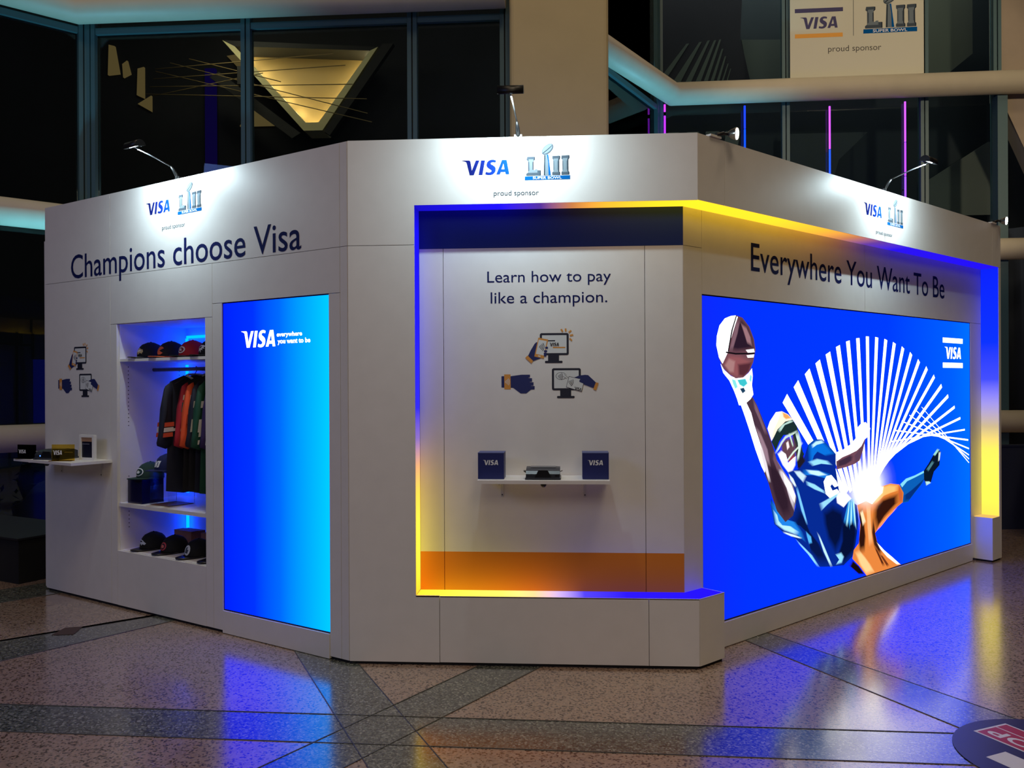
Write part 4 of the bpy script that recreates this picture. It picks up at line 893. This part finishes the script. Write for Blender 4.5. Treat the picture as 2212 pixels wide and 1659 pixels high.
# ------------------------------------------------------------------ hall behind the booth: glazed walls, rails, column
TEAL = mat('teal_mullion',(62,92,98),0.45); CREAM = mat('cream_paint',(196,176,130),0.6,noise=0.03,nscale=3)
PIPE = mat('white_pipe_paint',(200,192,172),0.5,noise=0.03,nscale=5)
GL = glassmat('window_glass',(0.70,0.78,0.80),0.0,1.35)
def glazed(name, pts, mull, zs, label):
    """a glazed facet from plan point a to b with mullions at given distances"""
    a, b = Vector(pts[0]), Vector(pts[1]); L = (b-a).length; ang = math.atan2(b.y-a.y, b.x-a.x)
    wdw = empty(name, (a.x, a.y, 0), ang, label, 'window', kind='structure')
    ms = sorted(mull)
    for m in ms: 
        MB().box(m-0.055, m-0.008, -0.06, 0.06, 0.0, 9.0, TEAL).box(m+0.008, m+0.055, -0.06, 0.06, 0.0, 9.0, TEAL).build('mullion', wdw)
        MB().box(m-0.008, m+0.008, -0.03, 0.05, 0.0, 9.0, CORE).build('mullion_gasket', wdw)
    edges = [0.0]+ms+[L]
    for i in range(len(edges)-1):
        if edges[i+1]-edges[i] < 0.2: continue
        x0 = edges[i]+(0.058 if edges[i] in ms else 0.0); x1 = edges[i+1]-(0.058 if edges[i+1] in ms else 0.0)
        for k in range(len(zs)-1):
            MB().box(x0, x1, 0.0, 0.012, zs[k]+0.035, zs[k+1]-0.035, GL).build('pane', wdw)
            MB().box(x0, x1, -0.05, 0.05, zs[k+1]-0.035, zs[k+1]+0.035, TEAL).build('transom', wdw)
    return wdw
ZL = (0.02, 1.0, 3.47, 5.69, 9.0); ZR = (0.02, 1.0, 3.47, 5.86, 9.0)
glazed('window_1', ((-8.6,0.6),(-4.36,4.92)), [6.0], ZL, 'dark glazed wall angling away at the far left')
glazed('window_2', ((-4.36,4.92),(0.62,4.88)), [0.07,1.92,3.85,4.90], ZL, 'dark glazed wall with teal mullions behind the booth')
glazed('window_3', ((1.66,6.45),(2.62,8.36)), [1.98], ZL, 'narrow glazed facet beside the cream column')
glazed('window_4', ((2.62,8.36),(7.62,8.22)), [0.0,1.86,3.84,4.86], ZR, 'dark glazed wall behind the screen end of the booth')
def rail(pts, z, label, r=0.155):
    o = MB().tube([(p[0],p[1],z) for p in pts], r, PIPE, 24).build('pipe_rail'); return tag(o, label, 'pipe', 'white pipe rails on the glazing')
Pl = [(-8.55,0.38),(-4.34,4.70),(0.56,4.66)]
rail(Pl, 5.88, 'thick white pipe rail along the top left glazing', 0.165)
rail([(-8.55,0.38),(-4.34,4.70),(-1.0,4.67)], 3.47, 'thick white pipe rail behind the left end of the booth')
rail([(-8.55,0.38),(-4.52,4.52)], 1.0, 'low white pipe rail behind the left end shelf', 0.15)
Pr = [(1.60,6.10),(2.80,8.12),(8.3,7.97)]
rail(Pr, 5.86, 'thick white pipe rail bending at the upper right glazing', 0.165)
rail([(3.4,8.10),(8.9,7.95)], 3.47, 'white pipe rail passing behind the glaring clip lamp')
rail([(3.4,8.10),(8.9,7.95)], 1.0, 'low white pipe rail right of the yellow lit pillar', 0.16)
cl = MB(); n = 6; cx0, cx1, cy0, cy1, r = 0.605, 1.685, 4.60, 5.65, 0.05
poly = []
for ax, ay, s in ((cx1-r,cy0+r,-90),(cx1-r,cy1-r,0),(cx0+r,cy1-r,90),(cx0+r,cy0+r,180)):
    for i in range(4): t = math.radians(s+30*i); poly.append((ax+r*math.cos(t), ay+r*math.sin(t)))
cl.slab(poly, 0.0, 9.5, CREAM); tag(cl.build('column'), 'plain cream square column behind the booth', 'column', kind='structure')
# beige end wall with a slanted cut, above the right-hand glazing
tag(MB().prism([(7.52,9.0),(7.52,5.72),(7.62,5.55),(8.10,4.45),(10.5,2.0),(10.5,9.0)], 8.22, 8.5, mat('beige_plaster',(150,136,118),0.7,noise=0.05,nscale=4)).build('wall_right'), 'beige end wall with a slanted lower edge', 'wall', kind='structure')
tag(MB().box(7.42, 7.56, 8.05, 8.21, 0.0, 5.7, TEAL).build('trim_1'), 'dark teal corner post of the glazing', 'trim', kind='structure')
# pleated dark drape behind the lower right rails
pts = [(3.3+0.07*i, 8.75+0.07*math.sin(i*1.35)+0.03*math.sin(i*0.53)) for i in range(90)]
o = MB().grid([[(p[0],p[1],0.02),(p[0],p[1],3.9)] for p in pts], mat('dark_drape',(16,26,40),0.85), thick=(0,0.01,0))
tag(o.build('drape'), 'dark blue pleated drape behind the right pipe rails', 'drape')

# sponsor panel in the upper right window
sp = empty('sponsor_panel', (5.475, 8.16, 6.03), -0.028, 'cream sponsor panel filling an upper right window', 'sign')
PW = mat('panel_cream',(200,198,178),0.6)
MB().box(-0.95, 0.95, 0.0, 0.02, 0.0, 2.3, PW).build('panel_board', sp)
q = 5.475; zz = 6.03
MB().flat([(4.595-q,7.028-zz),(5.285-q,7.028-zz),(5.285-q,7.088-zz),(4.595-q,7.088-zz)], -0.0012, mat('panel_navy',(48,42,92),0.6)).build('blue_stripe', sp)
MB().flat([(4.595-q,6.655-zz),(5.280-q,6.655-zz),(5.280-q,6.715-zz),(4.595-q,6.715-zz)], -0.0012, mat('panel_gold',(226,158,54),0.6)).build('gold_stripe', sp)
word(MB(), 4.672-q, 5.208-q, 6.785-zz, 6.962-zz, -0.0012, mat('panel_navy',(48,42,92),0.6)).build('brand_logo', sp)
kk = (6.333-5.572)/767.0
game_logo(MB(), lambda a, b: (5.572-q+(a-1213)*kk, 6.685-zz-(b-798)*kk), -0.002, kk).build('game_logo', sp)
MB().flat([(5.430-q,6.66-zz),(5.436-q,6.66-zz),(5.436-q,8.2-zz),(5.430-q,8.2-zz)], -0.0012, GREYTXT).build('logo_divider', sp)
text(MB(), 'proud sponsor', 5.070-q, 5.826-q, 6.41-zz, 6.525-zz, -0.0012, mat('panel_text',(70,66,60),0.6)).build('sponsor_line', sp)

# purple banner with pale rays and the grey shapes seen through the right glazing
bn = empty('banner', (3.4, 9.2, 4.7), 0.0, 'dark purple banner with pale slanted rays behind the right glazing', 'banner')
MB().prism([(-0.68,1.58),(-0.68,3.6),(0.66,3.6),(0.60,2.4),(0.78,1.58)], 0.0, 0.02, mat('banner_purple',(34,24,36),0.8)).build('cloth', bn)
RAY = mat('banner_ray',(96,98,90),0.8)
for i, (tx, tz, bx0, bx1) in enumerate(((-0.22,2.32,-0.70,-0.86),(-0.02,2.34,-0.42,-0.56),(0.11,2.36,-0.24,-0.34),(0.21,2.36,-0.08,-0.17),(0.29,2.37,0.04,-0.03),(0.325,2.22,0.14,0.08),(0.37,2.1,0.23,0.18),(0.41,1.98,0.29,0.26),(0.45,1.9,0.36,0.34))):
    x0 = max(-0.66, bx1); MB().prism([(tx-0.035+0.003*i,tz),(tx+0.012-0.001*i,tz+0.006),(bx0,1.58),(x0,1.58 if bx1 > -0.66 else 1.8)], -0.006, 0.0, RAY).build('ray', bn)
GP = mat('grey_wall_panel',(104,106,98),0.8); GP2 = mat('charcoal_panel',(40,46,52),0.8)
def back_panel(poly, y_, m, label):
    return tag(MB().prism(poly, y_, y_+0.03, m).build('wall_plate'), label, 'panel', 'grey plates behind the right glazing')
back_panel([(4.03,7.08),(4.80,7.06),(4.80,6.2),(4.18,6.2)], 9.25, GP, 'pale grey plate above the pipe, between banner and sponsor panel')
for k, x in enumerate((2.86,3.16,3.46,3.78)):
    od = ('first','second','third','fourth')[k]
    back_panel([(x,5.62),(x+0.17+0.02*k,5.62),(x+0.12,5.05),(x-0.08,5.05)], 9.25, GP, od+' short grey plate from the narrow facet, in the row under the bent pipe')
back_panel([(4.72,5.55),(6.0,5.55),(5.55,5.12),(5.4,4.6),(4.72,4.6)], 9.25, mat('grey_plate_dim',(74,78,76),0.8), 'dim grey plate behind the blue and magenta neon tube')
back_panel([(6.95,4.2),(8.05,4.2),(8.05,5.35),(7.85,5.35),(6.95,4.78)], 9.25, GP, 'grey plate with a slanted top behind the lamp arm')
back_panel([(6.95,7.9),(7.62,7.9),(7.62,6.75),(7.0,6.25),(6.95,6.25)], 9.25, mat('grey_plate_high',(112,110,98),0.8), 'olive grey plate right of the sponsor panel')
tag(MB().box(2.3, 9.0, 9.6, 9.7, 0.0, 9.0, GP2).build('wall_back'), 'charcoal wall beyond the right glazing', 'wall', kind='structure')
area('plate_fill_light', (4.6, 8.85, 9.6), (4.6, 9.4, 5.5), 5.5, 150, (0.95,0.95,0.85), 0.25)  # added fill to brighten the grey plates behind the glass
# neon tubes
def neon(x, z0, z1, segs, label):
    t = empty('neon_tube', (1.244+(x-1.244)*1.0085, 8.21, z0), 0.0, label, 'neon tube', 'vertical neon tubes on the right glazing')
    z = z0
    for i, (c, h) in enumerate(segs):
        MB().tube([(0,0,z-z0),(0,0,z-z0+h-0.012)],0.014,emat('neon_%d_%d_%d' % c, c, 2.4),8).build('tube_segment', t); z += h
    MB().tube([(-0.03,-0.016,0.55),(0.0,-0.022,0.54),(0.04,-0.016,0.57)],0.004,STEEL,6).build('tie', t)
    MB().box(-0.012,0.012,0.012,0.12,0.70,0.72,STEEL).build('standoff', t)
neon(2.675, 4.6, 5.7, [((150,40,235),0.98),((0,0,0),0.05),((170,50,240),0.12)], 'short violet neon tube beside the narrow facet')
neon(3.843, 4.4, 5.7, [((10,60,255),0.55),((10,60,255),0.4),((20,50,255),0.35)], 'bright blue neon tube above the chrome clip lamp')
neon(5.067, 3.9, 5.7, [((10,80,255),0.62),((30,70,250),0.5),((170,70,235),0.64)], 'neon tube turning from magenta to blue')
neon(6.142, 3.7, 5.7, [((130,70,240),0.9),((150,60,240),0.5),((165,70,235),0.6)], 'violet neon tube beside the thin lamp arm')

# ceiling reflections in the left glazing, built as solid shapes beyond it
SOF = mat('soffit_tan',(206,176,120),0.7); RIM = mat('soffit_cream',(222,212,160),0.6); BEAM = mat('dark_beam',(30,30,32),0.7)
so = empty('reflected_soffit', (-3.8, 12.0, 6.62), 0.0, 'large lit V shaped ceiling coffer reflected in the left glazing, built solid beyond it', 'ceiling coffer')
outer = [(-1.85,1.85),(1.30,1.62),(0.18,0.0),(-0.20,0.0)]; inner = [(-1.60,1.72),(1.14,1.55),(0.10,0.16),(-0.16,0.16)]
n = 4
for i in range(n):
    j = (i+1) % n
    MB().prism([outer[i],outer[j],inner[j],inner[i]], 0.0, 0.55, RIM if i != 0 else BEAM).build('rim', so)
MB().prism([(-1.8,1.8),(1.28,1.6),(0.18,0.02),(-0.20,0.02)], 0.551, 0.60, SOF).build('coffer_panel', so)
MB().prism([(1.40,1.66),(1.62,1.66),(0.34,-0.12),(0.22,-0.04)], -0.05, 0.1, BEAM).build('beam', so)
MB().prism([(-1.9,1.2),(-0.25,-0.06),(-0.42,-0.16),(-2.1,1.1)], -0.05, 0.1, BEAM).build('beam', so)
MB().box(-0.9,0.5,0.6005,0.9995,1.0,1.2,BEAM).build('wall_mount', so)
for e0, e1 in (((1.02,1.46),(0.10,0.24)),((-1.45,1.58),(-0.16,0.24))):
    for k in range(6):
        t = k/5.0; l = bpy.data.lights.new('coffer_strip_light', 'POINT'); l.energy = 2.2; l.color = (1.0,0.74,0.40); l.shadow_soft_size = 0.04
        lo = bpy.data.objects.new('coffer_strip_light', l); COL.objects.link(lo)
        lo.location = (-3.8+e0[0]+(e1[0]-e0[0])*t, 12.40, 6.62+e0[1]+(e1[1]-e0[1])*t)
bits = [([(-8.0,8.45),(-7.88,8.42),(-7.78,7.86),(-8.02,7.84)],'tall slim lit ceiling reflection farthest left'),
        ([(-7.72,8.05),(-7.62,8.12),(-7.55,7.85),(-7.70,7.78)],'tiny lit ceiling reflection beside the tall slim one'),
        ([(-7.40,7.95),(-7.27,7.98),(-7.27,7.35),(-7.42,7.42)],'narrow lit ceiling reflection under the fan of rods'),
        ([(-7.40,7.24),(-7.12,7.40),(-7.12,7.08)],'small lit triangular ceiling reflection'),
        ([(-5.56,8.15),(-5.16,8.20),(-5.16,7.84),(-5.34,7.92)],'lit ceiling reflection touching the teal mullion'),
        ([(-5.30,6.74),(-4.60,6.74),(-4.92,7.10),(-5.16,6.96)],'lit triangular ceiling reflection below the coffer')]
for p, lab in bits:
    p = [(1.2439+(a-1.2439)*1.0566, 1.578+(b-1.578)*1.0566) for a, b in p]
    tag(MB().prism(p, 12.94, 12.999, emat('reflection_patch',(176,140,84),0.34)).build('reflection_patch'), lab, 'ceiling reflection', 'small lit ceiling reflections built beyond the left glazing')  # warm reflections as solid shapes, their light put into the emission colour
tag(MB().box(-6.34,-6.12,12.75,12.85,0.0,8.2, emat('blue_column_glow',(44,24,120),0.22)).build('glow_column'), 'dim violet lit column beyond the left glazing, glow in its colour', 'light strip')  # blue-lit column, its light put into the emission colour
ROD = mat('tan_rod',(150,128,84),0.6)
rsc = empty('reflected_rods', (-5.10,11.75,0.0), 0.0, 'fan of slim crossing reflected lines, built as tan rods before the coffer', 'reflection')  # reflected lines in the glass built as rods, mast added to carry them
MB().tube([(0,0.06,0.0),(0,0.06,7.9)],0.03,BEAM,10).build('mast', rsc)
for i, (a, b) in enumerate([((-6.79,7.74),(-3.26,7.94)),((-6.84,7.56),(-3.03,7.72)),((-6.93,7.42),(-2.9,7.36)),((-7.03,7.29),(-2.63,7.08)),((-6.84,7.74),(-2.54,6.64)),((-6.56,7.91),(-2.63,6.82)),((-6.19,7.99),(-4.35,7.49)),((-6.94,7.29),(-4.72,7.68))]):
    MB().tube([(a[0]+5.10,-0.25+0.03*i,a[1]),(b[0]+5.10,-0.25+0.03*i,b[1])],0.009,ROD,6).build('rod', rsc)
MB().box(-0.05,0.05,-0.26,0.06,7.40,7.75,BEAM).build('clamp_block', rsc)
area('rod_area_light', (-5.2, 10.6, 8.6), (-5.0, 12.0, 6.5), 1.0, 26, (1.0,0.8,0.5))  # warm area light aimed at the rods and coffer
tag(MB().box(-12.0, 1.6, 13.0, 13.2, 0.0, 10.0, mat('night_facade',(26,28,34),0.9,noise=0.3,nscale=0.6)).build('facade'), 'dark facade across from the left glazing', 'facade')

# low shrubs and boulders outside the far left window
def blob(name, loc, r, m, seed, label, cat, leaves=0):
    rnd = random.Random(seed); t = empty(name, loc, rnd.random()*6, label, cat, 'low planting outside the left window')
    v = []; f = []; n_, k_ = 12, 7
    for j in range(k_):
        th = math.pi*0.5*j/(k_-1)
        for i in range(n_):
            a = 2*math.pi*i/n_; d = 1+rnd.uniform(-0.16,0.16)
            v.append((r[0]*d*math.cos(th)*math.cos(a), r[1]*d*math.cos(th)*math.sin(a), r[2]*d*math.sin(th)))
    for j in range(k_-1):
        for i in range(n_): f.append((j*n_+i, j*n_+(i+1)%n_, (j+1)*n_+(i+1)%n_, (j+1)*n_+i))
    MB().add(v, f, m, True).build('core_mass' if leaves else 'stone', t)
    if leaves:
        o = MB()
        for _ in range(leaves):
            th, a = math.asin(rnd.random()), rnd.uniform(0, 6.283); c = Vector((r[0]*math.cos(th)*math.cos(a), r[1]*math.cos(th)*math.sin(a), r[2]*math.sin(th)))*rnd.uniform(0.95,1.2)
            d1 = Vector((rnd.uniform(-1,1),rnd.uniform(-1,1),rnd.uniform(-.3,1))).normalized()*0.06; d2 = d1.cross(Vector((rnd.uniform(-1,1),rnd.uniform(-1,1),1))).normalized()*0.022
            o.add([c-d1, c+d2, c+d1, c-d2], [(0,1,2,3)], m)
        lv = o.build('leaves', t); lv['kind'] = 'stuff'
    return t
SH = mat('dark_shrub',(26,42,34),0.8); RK = mat('dark_stone',(48,52,52),0.9,noise=0.2,nscale=4)
blob('boulder', (-5.05,5.35,0.0), (0.45,0.4,0.40), RK, 1, 'dark rounded boulder outside the far left window', 'boulder')
blob('boulder', (-6.15,4.75,0.0), (0.45,0.4,0.5), RK, 2, 'bigger dark boulder half hidden at the left picture edge', 'boulder')
blob('shrub', (-5.65,6.35,0.0), (0.45,0.42,0.95), SH, 3, 'dark low shrub rising behind the boulders', 'shrub', 260)
blob('shrub', (-6.75,6.0,0.0), (0.42,0.42,0.8), SH, 5, 'dark small shrub at the left picture edge', 'shrub', 200)
area('planting_light', (-4.0, 7.5, 4.0), (-5.6, 5.2, 0.3), 0.6, 22, (0.7,0.95,1.0))
# low black platform beside the booth end, dark low partition and chair at the right
pf2 = empty('low_platform', (-3.62,2.18,0.0), math.radians(-25), 'low black platform on the floor beside the left booth end', 'platform')
BKP = mat('black_carpet',(10,12,20),0.9)
MB().box(-0.75,0.62,-0.16,0.5,0.0,0.35,BKP).build('platform_body', pf2); MB().box(-0.77,0.64,-0.18,0.52,0.3505,0.365,mat('black_edge',(16,18,28),0.6)).build('platform_top', pf2)
lp = empty('low_partition', (6.3,4.75,0.0), math.radians(8), 'low navy partition standing behind the yellow lit pillar', 'partition')
MB().box(-1.0,1.0,0.0,0.06,0.0,0.88,mat('partition_navy',(20,28,48),0.8)).build('partition_panel', lp); MB().box(-1.02,1.02,-0.01,0.07,0.8805,0.90,mat('partition_trim',(26,34,52),0.5)).build('partition_cap', lp)
ch = empty('lounge_chair', (6.27,4.25,0.0), math.radians(70), 'beige lounge chair cut off by the right picture edge', 'chair')
BG = mat('beige_upholstery',(118,108,104),0.8)
MB().box(-0.26,0.26,-0.28,0.26,0.34,0.44,BG).build('seat', ch); MB().box(-0.26,0.26,0.261,0.33,0.30,0.80,BG).build('backrest', ch)
for sx in (-0.22,0.22):
    for sy in (-0.24,0.28): MB().tube([(sx*1.1,sy*1.1,0.0),(sx,sy,0.339 if sy < 0 else 0.30)],[0.014,0.018],mat('chair_leg',(40,38,38),0.5),8).build('leg', ch)

# ------------------------------------------------------------------ floor decal and floor plate
dc = empty('floor_decal', (3.29,-1.03,0.0), 0.0, 'round navy floor decal with a red sign at the right corner', 'floor decal')
ND_ = mat('decal_navy',(28,24,66),0.35); RD = mat('decal_red',(176,30,40),0.4); DW = mat('decal_white',(222,222,224),0.45)
MB().slab([(0.405*math.cos(2*math.pi*i/64), 0.405*math.sin(2*math.pi*i/64)) for i in range(64)], 0.0034, 0.0042, ND_).build('disc', dc)
P0 = Vector((3.051-3.29,-0.777+1.03)); e1 = Vector((0.89,0.457)); e2 = Vector((0.452,-0.892))
def Q(a, b): return P0+e1*a+e2*b
MB().slab([Q(0,0),Q(0.208,0),Q(0.208,0.46),Q(0,0.46)],0.0043,0.0046,DW).build('sign_border', dc)
MB().slab([Q(0.010,0.012),Q(0.130,0.012),Q(0.130,0.448),Q(0.010,0.448)],0.0047,0.0049,RD).build('sign_field', dc)
MB().slab([Q(0.137,0.012),Q(0.198,0.012),Q(0.198,0.448),Q(0.137,0.448)],0.0047,0.0049,RD).build('sign_field', dc)
def ftext(body, b0, b1, a0, a1):
    v, f = text_pts(body, 0.02); x0 = min(p[0] for p in v); x1 = max(p[0] for p in v); y0 = min(p[1] for p in v); y1 = max(p[1] for p in v)
    pts = []
    for p in v:
        q_ = Q(a1-(p[1]-y0)/(y1-y0)*(a1-a0), b1-(p[0]-x0)/(x1-x0)*(b1-b0)); pts.append((q_.x, q_.y, 0.0051))
    MB().add(pts, f, DW).build('sign_lettering', dc)
ftext('SHOP', 0.03, 0.43, 0.035, 0.108); ftext('NFL', 0.115, 0.34, 0.150, 0.186)
MB().slab([(2.978-3.29,-1.051+1.03),(3.084-3.29,-0.994+1.03),(3.25-3.29,-1.32+1.03),(3.14-3.29,-1.38+1.03)],0.0043,0.0046,DW).build('white_patch', dc)
tag(MB().slab([(-2.02,0.44),(-2.03,0.60),(-1.93,0.63),(-1.89,0.46)],0.0026,0.006,mat('floor_plate_brown',(70,50,44),0.5)).build('floor_plate'), 'small brown floor outlet plate on the grey terrazzo', 'floor plate')
